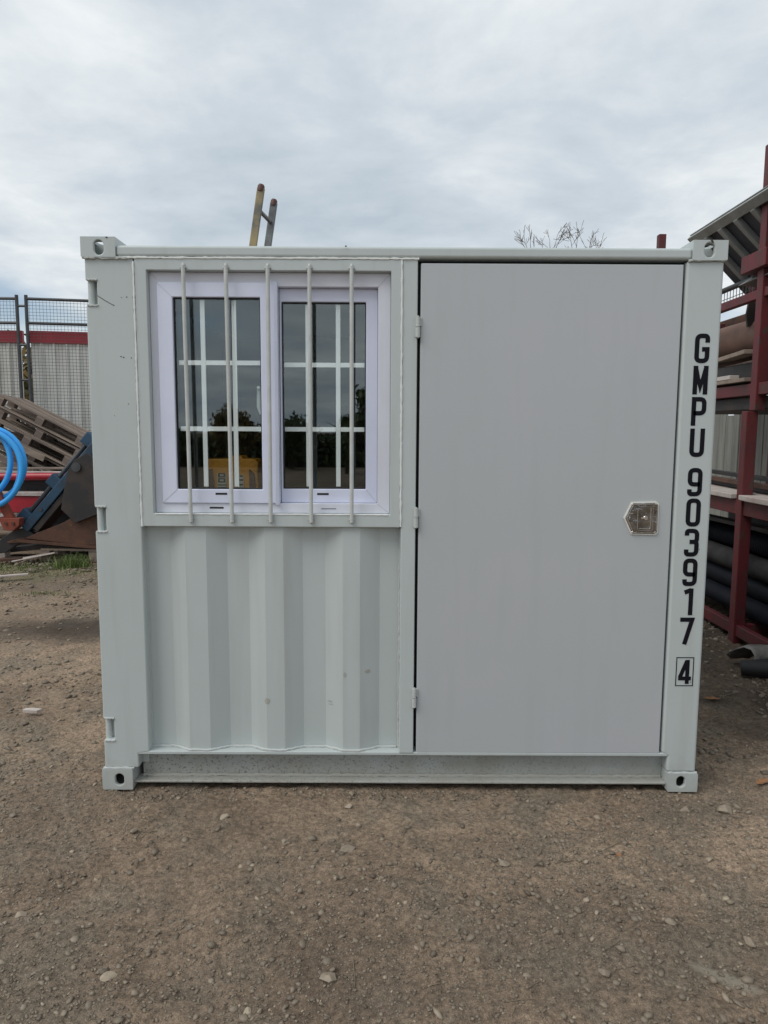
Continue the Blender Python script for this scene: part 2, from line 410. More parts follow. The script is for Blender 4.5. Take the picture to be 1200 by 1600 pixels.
# ------------------------------------------------------------------ ground
def axis_pts(a, b, st, lim):
    mid = np.arange(a, b + st / 2, st); out = []; s = st; p = b
    while p < lim: s *= 1.35; p += s; out.append(p)
    left = []; s = st; p = a
    while p > -lim: s *= 1.35; p -= s; left.append(p)
    return np.array(left[::-1] + list(mid) + out)
gx = axis_pts(-2.4, 2.4, .0125, 900); gy = axis_pts(-2.2, 2.6, .0125, 900)
GX, GY = np.meshgrid(gx, gy, indexing='ij')
GZ = ground_h(GX, GY)
nx, ny = GX.shape
ii = (np.arange(nx - 1)[:, None] * ny + np.arange(ny - 1)[None, :]).ravel()
gF = np.stack([ii, ii + ny, ii + ny + 1, ii + 1], 1)
ground = raw_mesh('ground', np.stack([GX.ravel(), GY.ravel(), GZ.ravel()], 1), gF, 'ground', smooth=True)
tag(ground, kind='structure')
def gattr(name, arr):
    a = ground.data.attributes.new(name, 'FLOAT', 'POINT'); a.data.foreach_set('value', arr.ravel().astype(np.float32))
rag = vnoise(GX * 9, GY * 9) * .5 + vnoise(GX * 23, GY * 23) * .35
dx, dy = GX - .86, GY + 1.03
u = dx * math.cos(.7) - dy * math.sin(.7); v = dx * math.sin(.7) + dy * math.cos(.7)
pale = sstep(1.0, .6, np.hypot(u / .10, v / .026) + rag * 1.2) * .9
gattr('pale', pale)
damp_shade = sstep(1.15, .35, np.hypot((GX + 2.3) / .95, (GY - 2.35) / .42) + rag * .6) * .75
damp_shade += sstep(1.1, .3, np.hypot((GX - 2.25) / .75, (GY - 1.6) / 2.2) + rag * .9) * .62  # this term paints the container's shadow on the ground at its right
damp_shade += sstep(.45, .75, vnoise(GX * .9 + 40, GY * 2.1) + .5 + rag * .25) * .20
gattr('damp_shade', np.clip(damp_shade, 0, .85))
gattr('moss', sstep(1.1, .4, np.hypot((GX + 3.6) / .95, (GY - 4.55) / .42) + rag * 1.2) * .5)

# ------------------------------------------------------------------ the container office
box = thing('office_container', 'pale grey steel container office with barred window and flush door', 'container', (0, 0, 0))
XL, XR, H = -1.219, 1.219, 2.186
D = 2.2

def notched_post(sign):
    """front plate of a corner post; sign -1 = left (with three cut-outs)"""
    if sign < 0:
        p = [(-1.211, .089), (-1.072, .089), (-1.072, .150), (-1.027, .158), (-1.027, 2.112), (-1.211, 2.112)]
        for z1, z0 in ((2.028, 1.938), (1.162, 1.068), (.297, .208)):
            p += [(-1.211, z1), (-1.168, z1), (-1.168, z0), (-1.211, z0)]
        return p
    return [(1.214, .077), (1.214, 2.116), (1.070, 2.112), (1.070, .160), (1.094, .145), (1.094, .077)]
post = MB().prism(notched_post(-1), .003, .075).build('corner_post', 'paint', box, bevel=.006, seg=3)
MB().box(-1.209, -1.045, .052, .17, .092, 2.108).build('corner_post_core', 'paint', box)
for z1, z0 in ((2.028, 1.938), (1.162, 1.068), (.297, .208)):
    MB().tube([(-1.1975, .030, z0 - .03), (-1.1975, .030, z1 + .03)], .0135, 16).build('lashing_rod', 'paint', box, smooth=True)
    MB().tube([(-1.205 + .0034 * i, .002, z1 + .003 + .0012 * math.sin(i * 1.7)) for i in range(13)], .0036, 6).build('weld_bead', 'weld', box, smooth=True)
    MB().tube([(-1.205 + .0034 * i, .002, z0 - .003 + .0012 * math.sin(i * 1.3)) for i in range(13)], .0036, 6).build('weld_bead', 'weld', box, smooth=True)
MB().prism(notched_post(1), .003, .16).build('corner_post', 'paint', box, bevel=.012, seg=4)
for sx in (-1, 1):
    MB().box(*sorted((sx * 1.214, sx * 1.06)), D - .15, D - .003, .09, 2.11).build('corner_post', 'paint', box, bevel=.005)

def casting(x0, x1, y0, y1, z0, z1, hx, hz, hw, hh, top_hole, front):
    """hollow corner block with a slotted hole in the front face and one in the top"""
    b = MB()
    def slot_plate(cx, cz, w, h, a0, a1, b0, b1, P, thick):
        n = 28; inner = []; outer = []
        for i in range(n):
            t = 2 * math.pi * (i + .5) / n; c, s_ = math.cos(t), math.sin(t)
            r = w / 2
            if h >= w: px, pz = r * c, r * s_ + (h / 2 - r) * (1 if s_ > 0 else -1)
            else:
                r = h / 2; px, pz = r * c + (w / 2 - r) * (1 if c > 0 else -1), r * s_
            inner.append((cx + px, cz + pz))
            k = 1e9
            if c: k = min(k, ((a1 if c > 0 else a0) - cx) / c)
            if s_: k = min(k, ((b1 if s_ > 0 else b0) - cz) / s_)
            outer.append((cx + c * k, cz + s_ * k))
        corners = [(a1, b1), (a0, b1), (a0, b0), (a1, b0)]
        vs = [P(p, 0) for p in inner] + [P(p, 0) for p in outer] + [P(p, thick) for p in inner]
        fs = []
        for i in range(n):
            j = (i + 1) % n
            fs.append((i, j, n + j, n + i)); fs.append((i, j, 2 * n + j, 2 * n + i))
            o0, o1 = outer[i], outer[j]
            if abs(o0[0] - o1[0]) > 1e-6 and abs(o0[1] - o1[1]) > 1e-6:
                q = min(corners, key=lambda c_: abs(c_[0] - o0[0]) + abs(c_[1] - o0[1]) + abs(c_[0] - o1[0]) + abs(c_[1] - o1[1]))
                vs.append(P(q, 0)); fs.append((n + i, n + j, len(vs) - 1))
        b.add(vs, fs)
    if front:
        slot_plate(hx, hz, hw, hh, x0, x1, z0, z1, lambda p, t: (p[0], y0 + t, p[1]), .014)
    else:
        b.add([(x0, y0, z0), (x1, y0, z0), (x1, y0, z1), (x0, y0, z1)], [(0, 1, 2, 3)])
    zz = z1
    if top_hole: slot_plate((x0 + x1) / 2, (y0 + y1) / 2 - .01, .06, .1, x0, x1, y0, y1, lambda p, t: (p[0], p[1], z1 - t), .014)
    else: b.add([(x0, y0, z1), (x1, y0, z1), (x1, y1, z1), (x0, y1, z1)], [(0, 1, 2, 3)])
    b.add([(x0, y0, z0), (x1, y0, z0), (x1, y1, z0), (x0, y1, z0), (x0, y0, z1), (x1, y0, z1), (x1, y1, z1), (x0, y1, z1)],
          [(0, 3, 2, 1), (1, 2, 6, 5), (2, 3, 7, 6), (3, 0, 4, 7)])
    return b
def put_casting(*a):
    b = casting(*a)
    o = b.build('corner_casting', 'paint', box)
    bm = bmesh.new(); bm.from_mesh(o.data); bmesh.ops.remove_doubles(bm, verts=bm.verts, dist=1e-5)
    bmesh.ops.recalc_face_normals(bm, faces=bm.faces); bm.to_mesh(o.data); bm.free()
    m = o.modifiers.new('bevel', 'BEVEL'); m.width = .004; m.segments = 2; m.limit_method = 'ANGLE'; m.angle_limit = R(60)
    if a[10] and a[11]: MB().box(a[0] + .004, a[1] - .004, .060, .066, a[4] + .003, a[5] - .016).build('light_wall', 'paint', o)  # inner wall added to catch light falling through the top hole
    return o
put_casting(-1.219, -1.089, -.008, .16, 2.112, 2.186, -1.151, 2.147, .036, .054, True, True)
put_casting(1.088, 1.219, -.008, .16, 2.112, 2.186, 1.150, 2.150, .038, .054, True, True)
put_casting(-1.219, -1.095, -.008, .16, 0, .089, -1.149, .043, .036, .050, False, True)
put_casting(1.096, 1.219, -.008, .16, 0, .078, 1.150, .043, .034, .046, False, True)
for sx in (-1, 1):
    put_casting(*sorted((sx * 1.219, sx * 1.089)), D - .16, D, 2.112, 2.186, 0, 0, 0, 0, True, False)
    put_casting(*sorted((sx * 1.219, sx * 1.095)), D - .16, D, 0, .085, 0, 0, 0, 0, False, False)
def wavy(p0, p1, r, amp, seed, step=.012):
    rr = random.Random(seed); p0, p1 = Vector(p0), Vector(p1); n = max(2, int((p1 - p0).length / step))
    pts = []; rs = []
    for i in range(n + 1):
        p = p0.lerp(p1, i / n); pts.append(p + Vector((rr.uniform(-amp, amp), rr.uniform(-amp, amp) * .4, rr.uniform(-amp, amp)))); rs.append(r * rr.uniform(.7, 1.25))
    return MB().tube(pts, rs, 6)
wavy((-1.214, -.002, 2.110), (-1.05, -.002, 2.110), .006, .0025, 1).build('weld_bead', 'weld', box, smooth=True)
wavy((1.072, -.002, 2.112), (1.214, -.002, 2.116), .006, .0025, 2).build('weld_bead', 'weld', box, smooth=True)
wavy((-1.214, -.002, .091), (-1.09, -.002, .091), .004, .001, 3).build('weld_bead', 'weld', box, smooth=True)
wavy((1.096, -.002, .080), (1.214, -.002, .080), .004, .001, 4).build('weld_bead', 'weld', box, smooth=True)
wavy((-1.090, -.001, 2.112), (.056, .000, 2.113), .0042, .0008, 5).build('sealant_bead', 'bead', box, smooth=True)
wavy((-1.0255, -.001, 2.098), (-1.0245, -.001, 1.088), .0042, .0006, 6).build('sealant_bead', 'bead', box, smooth=True)
wavy((-.0085, .000, 2.108), (-.0065, .000, 1.09), .0040, .0008, 7).build('sealant_bead', 'bead', box, smooth=True)

# rails, roof, floor, walls
MB().box(-1.09, 1.089, -.003, .07, 2.115, 2.158).build('top_rail', 'paint', box, bevel=.012, seg=4)
for y in (D - .07,):
    MB().box(-1.09, 1.089, y, y + .067, 2.10, 2.158).build('top_rail', 'paint', box, bevel=.006)
for sx in (-1, 1):
    MB().box(*sorted((sx * 1.212, sx * 1.15)), .162, D - .162, 2.10, 2.158).build('top_rail', 'paint', box, bevel=.006)
    MB().box(*sorted((sx * 1.212, sx * 1.14)), .162, D - .162, .03, .15).build('bottom_rail', 'paint', box, bevel=.006)
roof = MB()
n = 22
for i in range(n):
    x0 = -1.148 + 2.296 * i / n; x1 = -1.148 + 2.296 * (i + 1) / n; za, zb = (2.125, 2.142) if i % 2 else (2.142, 2.125)
    roof.add([(x0, .068, za), (x1, .068, zb), (x1, D - .068, zb), (x0, D - .068, za)], [(0, 1, 2, 3)])
roof.box(-1.148, 1.148, .072, D - .072, 2.09, 2.115)
roof.build('roof_panel', 'paint', box)
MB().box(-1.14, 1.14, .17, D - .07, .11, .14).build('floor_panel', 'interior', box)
# front bottom rail: recessed channel
rail = MB().box(-1.073, 1.095, .062, .070, .030, .150)
rail.build('bottom_rail', 'rail_paint', box)
MB().box(-1.073, 1.095, .004, .064, .146, .160).build('rail_top_flange', 'paint', box, bevel=.003)
MB().box(-1.094, 1.096, .010, .075, .022, .030).build('rail_bottom_flange', 'rail_paint', box, bevel=.002)
wavy((-1.07, .058, .033), (1.09, .058, .033), .006, .002, 8).build('rail_dirt_line', 'scuff', box, smooth=True)
# corrugated lower panel
prof = [(-1.03, .050), (-1.0, .052), (-.930, .052), (-.862, .014), (-.778, .014), (-.703, .052), (-.616, .052), (-.546, .014),
        (-.472, .014), (-.399, .052), (-.308, .052), (-.236, .014), (-.167, .014), (-.088, .052), (-.004, .052)]
def corr_wall(prof, z0, z1, th, mapf):
    b = MB(); k = len(prof)
    vs = [mapf(x, y, z) for z in (z0, z1) for x, y in prof] + [mapf(x, y + th, z) for z in (z0, z1) for x, y in prof]
    fs = []
    for i in range(k - 1):
        fs += [(i, i + 1, k + i + 1, k + i), (2 * k + i + 1, 2 * k + i, 3 * k + i, 3 * k + i + 1)]
    return b.add(vs, fs)
corr = corr_wall(prof, .158, 1.10, .002, lambda x, y, z: (x, y, z))
o = corr.build('corrugated_panel', 'paint', box)
# wavy weld where the corrugation meets the rail
pts = []
for i in range(len(prof) - 1):
    (xa, ya), (xb, yb) = prof[i], prof[i + 1]; m = max(1, int((xb - xa) / .012))
    for j in range(m):
        t = j / m; pts.append((xa + (xb - xa) * t, ya + (yb - ya) * t - .004 + rnd.uniform(-.0012, .0012), .1635 + rnd.uniform(-.001, .0015)))
MB().tube(pts, .0055, 6).build('weld_bead', 'weld', box, smooth=True)
wavy((-1.026, .046, .17), (-1.026, .046, 1.08), .004, .0012, 21).build('weld_bead', 'weld', box, smooth=True)
wavy((-.008, .046, .17), (-.008, .046, 1.08), .005, .0016, 22).build('weld_bead', 'weld', box, smooth=True)
# side and back walls
def zig(a, b, step=.30):
    out = []; x = a
    while x < b - .02:
        for dxx, yy in ((0, .036), (.075, .036), (.15, 0), (.225, 0)):
            if x + dxx < b: out.append((x + dxx, yy))
        x += step
    out.append((b, .036)); return out
corr_wall(zig(.16, D - .15), .15, 2.10, .002, lambda x, y, z: (1.205 - y, x, z)).build('side_wall', 'paint', box)
for y0, y1 in ((.165, D / 2 - .004), (D / 2 + .004, D - .155)):
    MB().box(-1.205, -1.155, y0, y1, .155, 2.098).build('cargo_door', 'paint', box, bevel=.006)
corr_wall(zig(-1.06, 1.06), .15, 2.10, .002, lambda x, y, z: (x, D - .012 - y, z)).build('back_wall', 'paint', box)
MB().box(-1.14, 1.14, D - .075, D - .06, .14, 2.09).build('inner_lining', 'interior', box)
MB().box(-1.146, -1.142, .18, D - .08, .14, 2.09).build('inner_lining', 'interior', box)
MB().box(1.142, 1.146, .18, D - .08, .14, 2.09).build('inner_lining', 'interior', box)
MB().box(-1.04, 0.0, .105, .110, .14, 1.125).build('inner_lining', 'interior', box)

# middle post, door frame, door
MB().box(-.006, .052, .001, .09, .156, 2.114).build('mullion_post', 'paint', box, bevel=.004)
MB().ring(.030, 1.10, .135, 2.125, .085, 1.04, .19, 2.07, .062, .12).build('door_rebate', 'gasket', box)
MB().box(.053, 1.069, .075, .078, .156, 2.112).build('gap_backing', 'gasket', box)  # black sheet added behind the door to keep its gap dark
door = MB().box(.0635, 1.0605, .004, .052, .158, 2.0985).build('door', 'door_paint', box, bevel=.004, seg=3)
for zc in (1.861, 1.128, .394):
    h = MB().tube([(.0535, -.004, zc - .039), (.0535, -.004, zc - .001)], .0095, 12).tube([(.0535, -.004, zc + .001), (.0535, -.004, zc + .038)], .0088, 12)
    h.tube([(.0535, -.004, zc - .042), (.0535, -.004, zc + .042)], .004, 8)
    h.box(.040, .054, -.001, .012, zc - .036, zc - .004); h.box(.053, .068, -.001, .012, zc + .004, zc + .035)
    h.build('hinge', 'weld', box, smooth=True)
# paddle latch
PL = [(.8715, 1.130), (.900, 1.193), (.998, 1.196), (1.008, 1.187), (1.009, 1.073), (.999, 1.063), (.903, 1.065)]
def inset(poly, d):
    c = Vector((sum(p[0] for p in poly) / len(poly), sum(p[1] for p in poly) / len(poly)))
    return [(p[0] + (c.x - p[0]) / (Vector(p) - c).length * d, p[1] + (c.y - p[1]) / (Vector(p) - c).length * d) for p in poly]
MB().prism(PL, -.0015, .010).build('latch_sealant', 'silicone', door, bevel=.001)
P1, P2 = inset(PL, .0055), inset(PL, .011)
MB().prism(P1, -.0035, .006).build('latch_plate', 'steel', door, bevel=.0012)
MB().tube([(x, -.0036, z) for x, z in P2], .0019, 6, closed=True).build('latch_rim', 'steel_bright', door, smooth=True)
MB().prism([(.923, 1.080), (.925, 1.178), (.990, 1.178), (.990, 1.077)], -.0055, -.0034).build('latch_paddle', 'steel', door, bevel=.0009)
MB().box(.9225, .9250, -.0085, -.0034, 1.086, 1.168).build('paddle_lip', 'steel_bright', door, bevel=.0005)
MB().tube([(.9755, -.0056, 1.172), (.9755, -.0056, 1.090), (.930, -.0056, 1.089)], .0021, 6).build('paddle_bead', 'steel_bright', door, smooth=True)
MB().tube([(.9845, -.0056, 1.172), (.9845, -.0056, 1.083), (.930, -.0056, 1.082)], .0011, 6).build('paddle_bead', 'steel_bright', door, smooth=True)
MB().tube([(.956, -.0054, 1.131), (.956, -.0095, 1.131)], [.0095, .0075], 16).box(.938, .947, -.0075, -.0054, 1.128, 1.1345).build('latch_keyhole', 'steel_bright', door, smooth=True)
MB().tube([(.8990, -.0034, 1.128), (.8990, -.0080, 1.128)], [.0105, .0080], 16).build('latch_boss', 'steel', door, smooth=True)
MB().box(.892, .906, -.0060, -.0034, 1.1475, 1.1515).build('latch_slot', 'steel_bright', door)
for x, z in ((.904, 1.184), (.995, 1.186), (.996, 1.073), (.906, 1.074)):
    MB().tube([(x, -.0034, z), (x, -.0062, z)], [.0042, .0026], 10).build('rivet', 'steel_bright', door, smooth=True)

# steel window surround
MB().ring(-1.022, -.010, 1.088, 2.109, -.977, -.049, 1.139, 2.067, -.001, .058).build('window_surround', 'paint', box, bevel=.003)
for zc in (1.099,):
    wavy((-.97, -.0005, 1.138), (-.055, -.0005, 1.138), .003, .0005, 9).build('sealant_bead', 'bead', box, smooth=True)
# window: frame, two sashes, panes, glazing bars
win = MB()
win.ring(-.9765, -.0495, 1.1395, 2.0665, -.948, -.099, 1.178, 2.014, .030, .10)
window = win.build('window', 'pvc_frame', box, bevel=.0025)
sl = MB().ring(-.9475, -.484, 1.1785, 2.027, -.888, -.552, 1.234, 1.972, .022, .058).build('sash', 'pvc', window, bevel=.004, seg=3)
MB().box(-.500, -.484, .014, .030, 1.172, 2.030).build('meeting_stile', 'pvc', window, bevel=.003)
MB().ring(-.483, -.0995, 1.1785, 2.0135, -.476, -.146, 1.234, 1.963, .060, .098).build('sash', 'pvc', window, bevel=.004, seg=3)
MB().ring(-.8885, -.5515, 1.2335, 1.9725, -.884, -.556, 1.238, 1.968, .034, .060).build('gasket', 'gasket', window)
MB().ring(-.4765, -.1455, 1.2335, 1.9635, -.472, -.150, 1.238, 1.959, .071, .097).build('gasket', 'gasket', window)
def sheet(x0, x1, y, z0, z1): return MB().add([(x0, y, z0), (x1, y, z0), (x1, y, z1), (x0, y, z1)], [(0, 1, 2, 3)])
sheet(-.884, -.556, .042, 1.238, 1.968).build('pane', 'glass', window); sheet(-.884, -.556, .058, 1.238, 1.968).build('inner_pane', 'glass_inner', window)
sheet(-.472, -.150, .079, 1.238, 1.959).build('pane', 'glass', window); sheet(-.472, -.150, .095, 1.238, 1.959).build('inner_pane', 'glass_inner', window)
def glaz(xs, zs, x0, x1, z0, z1, y):
    for x in xs: MB().box(x - .009, x + .009, y, y + .007, z0, z1).build('glazing_bar', 'glbar', window, bevel=.001)
    e = sorted(xs)
    for z in zs:
        for a, c in ((x0, e[0] - .0092), (e[0] + .0092, e[1] - .0092), (e[1] + .0092, x1)):
            MB().box(a, c, y + .0005, y + .0065, z - .009, z + .009).build('glazing_bar', 'glbar', window, bevel=.001)
glaz((-.780, -.658), (1.727, 1.471), -.876, -.558, 1.242, 1.966, .046)
glaz((-.376, -.2565), (1.724, 1.471), -.470, -.152, 1.242, 1.957, .083)
MB().tube([(-.572, .075, 1.635), (-.572, .098, 1.63), (-.573, .105, 1.60), (-.574, .100, 1.56), (-.568, .10, 1.53)], [.006, .009, .011, .010, .005], 10).build('window_handle', 'white', window, smooth=True)
for x0, x1, y, z, hh in ((-.738, -.692, .0215, 1.2165, .004), (-.764, -.709, .0295, 1.160, .0035), (-.340, -.294, .0595, 1.2140, .004), (-.322, -.262, .0295, 1.158, .0012)):
    MB().box(x0, x1, y - .0008, y + .001, z - hh, z + hh).build('drain_slot', 'gasket', window, bevel=.0008)
def miter(x0, z0, x1, z1, y):
    MB().beam((x0, y, z0), (x1, y, z1), .0008, .0014, up=(0, 1, 0)).build('miter_joint', 'scuff', window)
miter(-.9475, 2.027, -.888, 1.972, .0217); miter(-.9475, 1.1785, -.888, 1.234, .0217); miter(-.0995, 1.1785, -.146, 1.234, .0597)
miter(-.0495, 2.0665, -.099, 2.014, .0297); miter(-.0495, 1.1395, -.099, 1.178, .0297); miter(-.9765, 2.0665, -.948, 2.04, .0297)
# security bars
for xt, xb in ((-.835, -.829), (-.674, -.668), (-.516, -.516), (-.3585, -.3575), (-.199, -.199)):
    MB().tube([(xt, -.009, 2.083), (xt + (xb - xt) * .5, -.010, 1.6), (xb, -.009, 1.108)], .0078, 12).build('security_bar', 'rod', box, smooth=True)
    MB().tube([(xt, -.004, 2.074), (xt, -.004, 2.092)], [.013, .004], 8).build('weld_bead', 'weld', box, smooth=True)
    MB().tube([(xb, -.004, 1.118), (xb, -.004, 1.104)], [.013, .004], 8).build('weld_bead', 'weld', box, smooth=True)

# lettering built from strokes
CW, CH, CT = .057, .109, .0172
def rounded(pts, rad, closed=False):
    out = []; n = len(pts)
    for i, p in enumerate(pts):
        r = rad[i] if isinstance(rad, (list, tuple)) else rad
        if (not closed and i in (0, n - 1)) or r == 0: out.append(Vector(p)); continue
        a, c, b_ = Vector(pts[i - 1]), Vector(p), Vector(pts[(i + 1) % n])
        d1, d2 = (a - c), (b_ - c); q = min(r, d1.length * .49, d2.length * .49); d1.normalize(); d2.normalize()
        for j in range(6):
            t = j / 5; s0, s1 = c + d1 * q, c + d2 * q
            out.append(s0 * (1 - t) ** 2 + c * 2 * t * (1 - t) + s1 * t * t)
    return out
def stroke(b, pts, t, y0, y1, closed=False):
    n = len(pts); Lf = []; Rt = []
    for i in range(n):
        p = pts[i]
        a = pts[i - 1] if (i > 0 or closed) else None; c = pts[(i + 1) % n] if (i < n - 1 or closed) else None
        d1 = (p - a).normalized() if a is not None else (c - p).normalized(); d2 = (c - p).normalized() if c is not None else d1
        n1 = Vector((-d1.y, d1.x)); n2 = Vector((-d2.y, d2.x)); m = (n1 + n2); m.normalize(); k = t / 2 / max(.35, m.dot(n1))
        Lf.append(p + m * k); Rt.append(p - m * k)
    for i in range(n if closed else n - 1):
        j = (i + 1) % n; q = [Lf[i], Lf[j], Rt[j], Rt[i]]
        b.add([(v.x, y0, v.y) for v in q] + [(v.x, y1, v.y) for v in q],
              [(0, 1, 2, 3), (0, 4, 5, 1), (2, 6, 7, 3)] + ([(0, 3, 7, 4)] if (i == 0 and not closed) else []) + ([(1, 5, 6, 2)] if (i == n - 2 and not closed) else []))
def glyph(ch, cx, cz, w=CW, h=CH, t=CT):
    a, bb, lo, hi = t / 2, w - t / 2, t * .43, h - t * .43; r = .017; m = w / 2
    S = {'G': [([(bb, .70 * h), (bb, hi), (a, hi), (a, lo), (bb, lo), (bb, .47 * h), (m, .47 * h)], [0, r, r, r, r, 0, 0], 0)],
         'M': [([(a, 0), (a, h)], 0, 0), ([(bb, 0), (bb, h)], 0, 0), ([(a * .9, h - .004), (m, .27 * h), (w - a * .9, h - .004)], 0, 0)],
         'P': [([(a, 0), (a, hi), (bb, hi), (bb, .44 * h), (a, .44 * h)], [0, 0, r, r, 0], 0)],
         'U': [([(a, h), (a, lo), (bb, lo), (bb, h)], r, 0)],
         '9': [([(bb, .42 * h), (a, .42 * h), (a, hi), (bb, hi), (bb, lo), (a, lo), (a, .24 * h)], [0, r, r, r, r, r, 0], 0)],
         '0': [([(a, lo), (bb, lo), (bb, hi), (a, hi)], r, 1)],
         '3': [([(a, .76 * h), (a, hi), (bb, hi), (bb, .53 * h), (.36 * w, .53 * h)], [0, r, r, .012, 0], 0), ([(.36 * w, .53 * h), (bb, .53 * h), (bb, lo), (a, lo), (a, .25 * h)], [0, .012, r, r, 0], 0)],
         '1': [([(.66 * w, 0), (.66 * w, h)], 0, 0), ([(.66 * w, h - .006), (.20 * w, .85 * h)], 0, 0)],
         '7': [([(0, hi), (bb - .001, hi), (.36 * w, 0)], 0, 0)],
         '4': [([(.70 * w, 0), (.70 * w, h)], 0, 0), ([(.64 * w, h - .004), (.13 * w, .26 * h)], 0, 0), ([(.02 * w, .23 * h), (w, .23 * h)], 0, 0)]}
    b = MB()
    for i, (pts, rad, cl_) in enumerate(S[ch]):
        P = rounded(pts, rad, bool(cl_))
        stroke(b, [Vector((p[0] + cx - w / 2, p[1] + cz - h / 2)) for p in P], t, .0018 - .0002 * i, .0032, bool(cl_))
    return b
for ch, z in zip('GMPU903917', (1.787, 1.667, 1.547, 1.427, 1.273, 1.153, 1.033, .914, .794, .674)):
    glyph(ch, 1.1455, z).build('letter' if ch.isalpha() else 'digit', 'black', box)
glyph('4', 1.146, .505, .052, .100, .0155).build('digit', 'black', box)
b = MB(); stroke(b, [Vector(p) for p in ((1.1115, .4475), (1.180, .4475), (1.180, .5645), (1.1115, .5645))], .0032, .0018, .0032, True)
b.build('check_digit_box', 'black', box)
# chips, scratches and scuffs in the paint
rr = random.Random(5)
ch = MB()
def chip(b, x, z, r, y):
    k = rr.randint(5, 7); b.prism([(x + r * rr.uniform(.5, 1.2) * math.cos(6.283 * i / k), z + r * rr.uniform(.4, 1) * math.sin(6.283 * i / k)) for i in range(k)], y, y + .001)
for x, z in ((-1.105, 1.936), (-1.075, 1.965), (-1.055, 1.967), (-1.032, 1.967), (-1.075, 1.742), (-1.085, 1.745), (-1.045, 1.74), (-1.02, 1.742), (-1.062, 1.565), (-1.118, 1.52), (1.178, 1.007), (1.172, .462)):
    chip(ch, x, z, rr.uniform(.0018, .0034), .0022)
stroke(ch, [Vector((-1.166, 1.972)), Vector((-1.140, 1.955)), Vector((-1.107, 1.937))], .0022, .0022, .0031)
for x, z in ((-1.119, 2.183), (1.156, 2.183), (1.16, 2.178), (-.22, 2.156)): chip(ch, x, z, .005, -.0088)
ch.build('paint_chip', 'chip', box, kind='stuff')
sc = MB()
for x, z, w_, h_ in ((-.545, .372, .012, .014), (-.228, .482, .007, .012), (-.134, .492, .013, .009), (-.29, .36, .014, .003), (-.285, .348, .013, .002)):
    yy = float(np.interp(x, [p[0] for p in prof], [p[1] for p in prof]))
    k = 9; poly = [(x + w_ * rr.uniform(.6, 1.1) * math.cos(6.283 * i / k), z + h_ * rr.uniform(.6, 1.1) * math.sin(6.283 * i / k)) for i in range(k)]
    pr = [p[0] for p in prof]; pv = [p[1] for p in prof]
    sc.add([(px, float(np.interp(px, pr, pv)) - .0012, pz) for px, pz in poly] + [(x, yy - .0012, z)], [(i, (i + 1) % k, k) for i in range(k)])
sc.build('scuff_mark', 'scuff', box, kind='stuff')

# yellow case standing inside on a sill shelf
case = thing('carry_case', 'orange yellow plastic case with white label behind the window glass', 'case', (-.69, .19, 1.02))
cb = MB().prism([(-.800, 1.02), (-.580, 1.02), (-.575, 1.08), (-.590, 1.29), (-.585, 1.335), (-.600, 1.350), (-.650, 1.350), (-.655, 1.362), (-.700, 1.362), (-.705, 1.350), (-.790, 1.350), (-.815, 1.335), (-.805, 1.29)], .135, .25)
body = cb.build('body', 'yellow', case, bevel=.008)
MB().prism([(-.798, 1.06), (-.770, 1.06), (-.768, 1.26), (-.775, 1.31), (-.795, 1.305)], .129, .1345).build('grip', 'maroon', case, bevel=.002)
MB().prism([(-.625, 1.06), (-.592, 1.06), (-.602, 1.29), (-.625, 1.31)], .129, .1345).build('grip', 'maroon', case, bevel=.002)
MB().box(-.756, -.718, .132, .1345, 1.10, 1.292).build('label_panel', 'label', case)
MB().box(-.670, -.648, .132, .1345, 1.10, 1.285).build('label_panel', 'label', case)
mk = MB()
for z in (1.283, 1.262): mk.ring(-.752, -.722, z - .009, z + .009, -.745, -.729, z - .004, z + .004, .1305, .1315)
for z in (1.243, 1.233, 1.222): mk.box(-.754, -.718, .1305, .1315, z - .002, z + .002)
for z in (1.280, 1.264, 1.245, 1.23): mk.box(-.668, -.650, .1305, .1315, z - .003, z + .003)
mk.build('printed_mark', 'gasket', case)
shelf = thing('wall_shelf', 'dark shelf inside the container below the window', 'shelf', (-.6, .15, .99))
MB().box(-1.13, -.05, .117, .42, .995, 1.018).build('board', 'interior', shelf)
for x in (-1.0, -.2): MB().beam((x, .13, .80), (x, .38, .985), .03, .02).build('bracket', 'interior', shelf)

# ------------------------------------------------------------------ behind: ladder, red post, bare tree
lad = thing('ladder', 'worn ladder with red end caps rising behind the container roof', 'ladder', (-1.46, 2.76, 0))
for x1, y, m_ in ((-.969, 2.60, 'ladder'), (-.926, 2.93, 'alu')):
    x0 = x1 - .159 * 3.22
    MB().beam((x0, y, .0), (x1, y, 3.215), .055, .028, up=(0, 1, 0)).build('stile', m_, lad, bevel=.006)
    MB().tube([(x1 - .004, y, 3.19), (x1 + .001, y, 3.225), (x1 + .004, y, 3.238)], [.025, .026, .017], 12).build('end_cap', 'redcap', lad, smooth=True)
for i in range(12):
    z = .26 + i * .255; xa = -.969 - .159 * (3.22 - z); xb = -.926 - .159 * (3.22 - z)
    MB().tube([(xa, 2.60, z), (xb, 2.93, z)], .015, 10).build('rung', 'alu', lad, smooth=True)
single(MB().box(2.645, 2.715, 4.5, 4.57, -.01, 3.42), 'steel_post', 'red', 'plain red square post whose tip shows above the container roof', 'post', (2.68, 4.53, 0), bevel=.003)
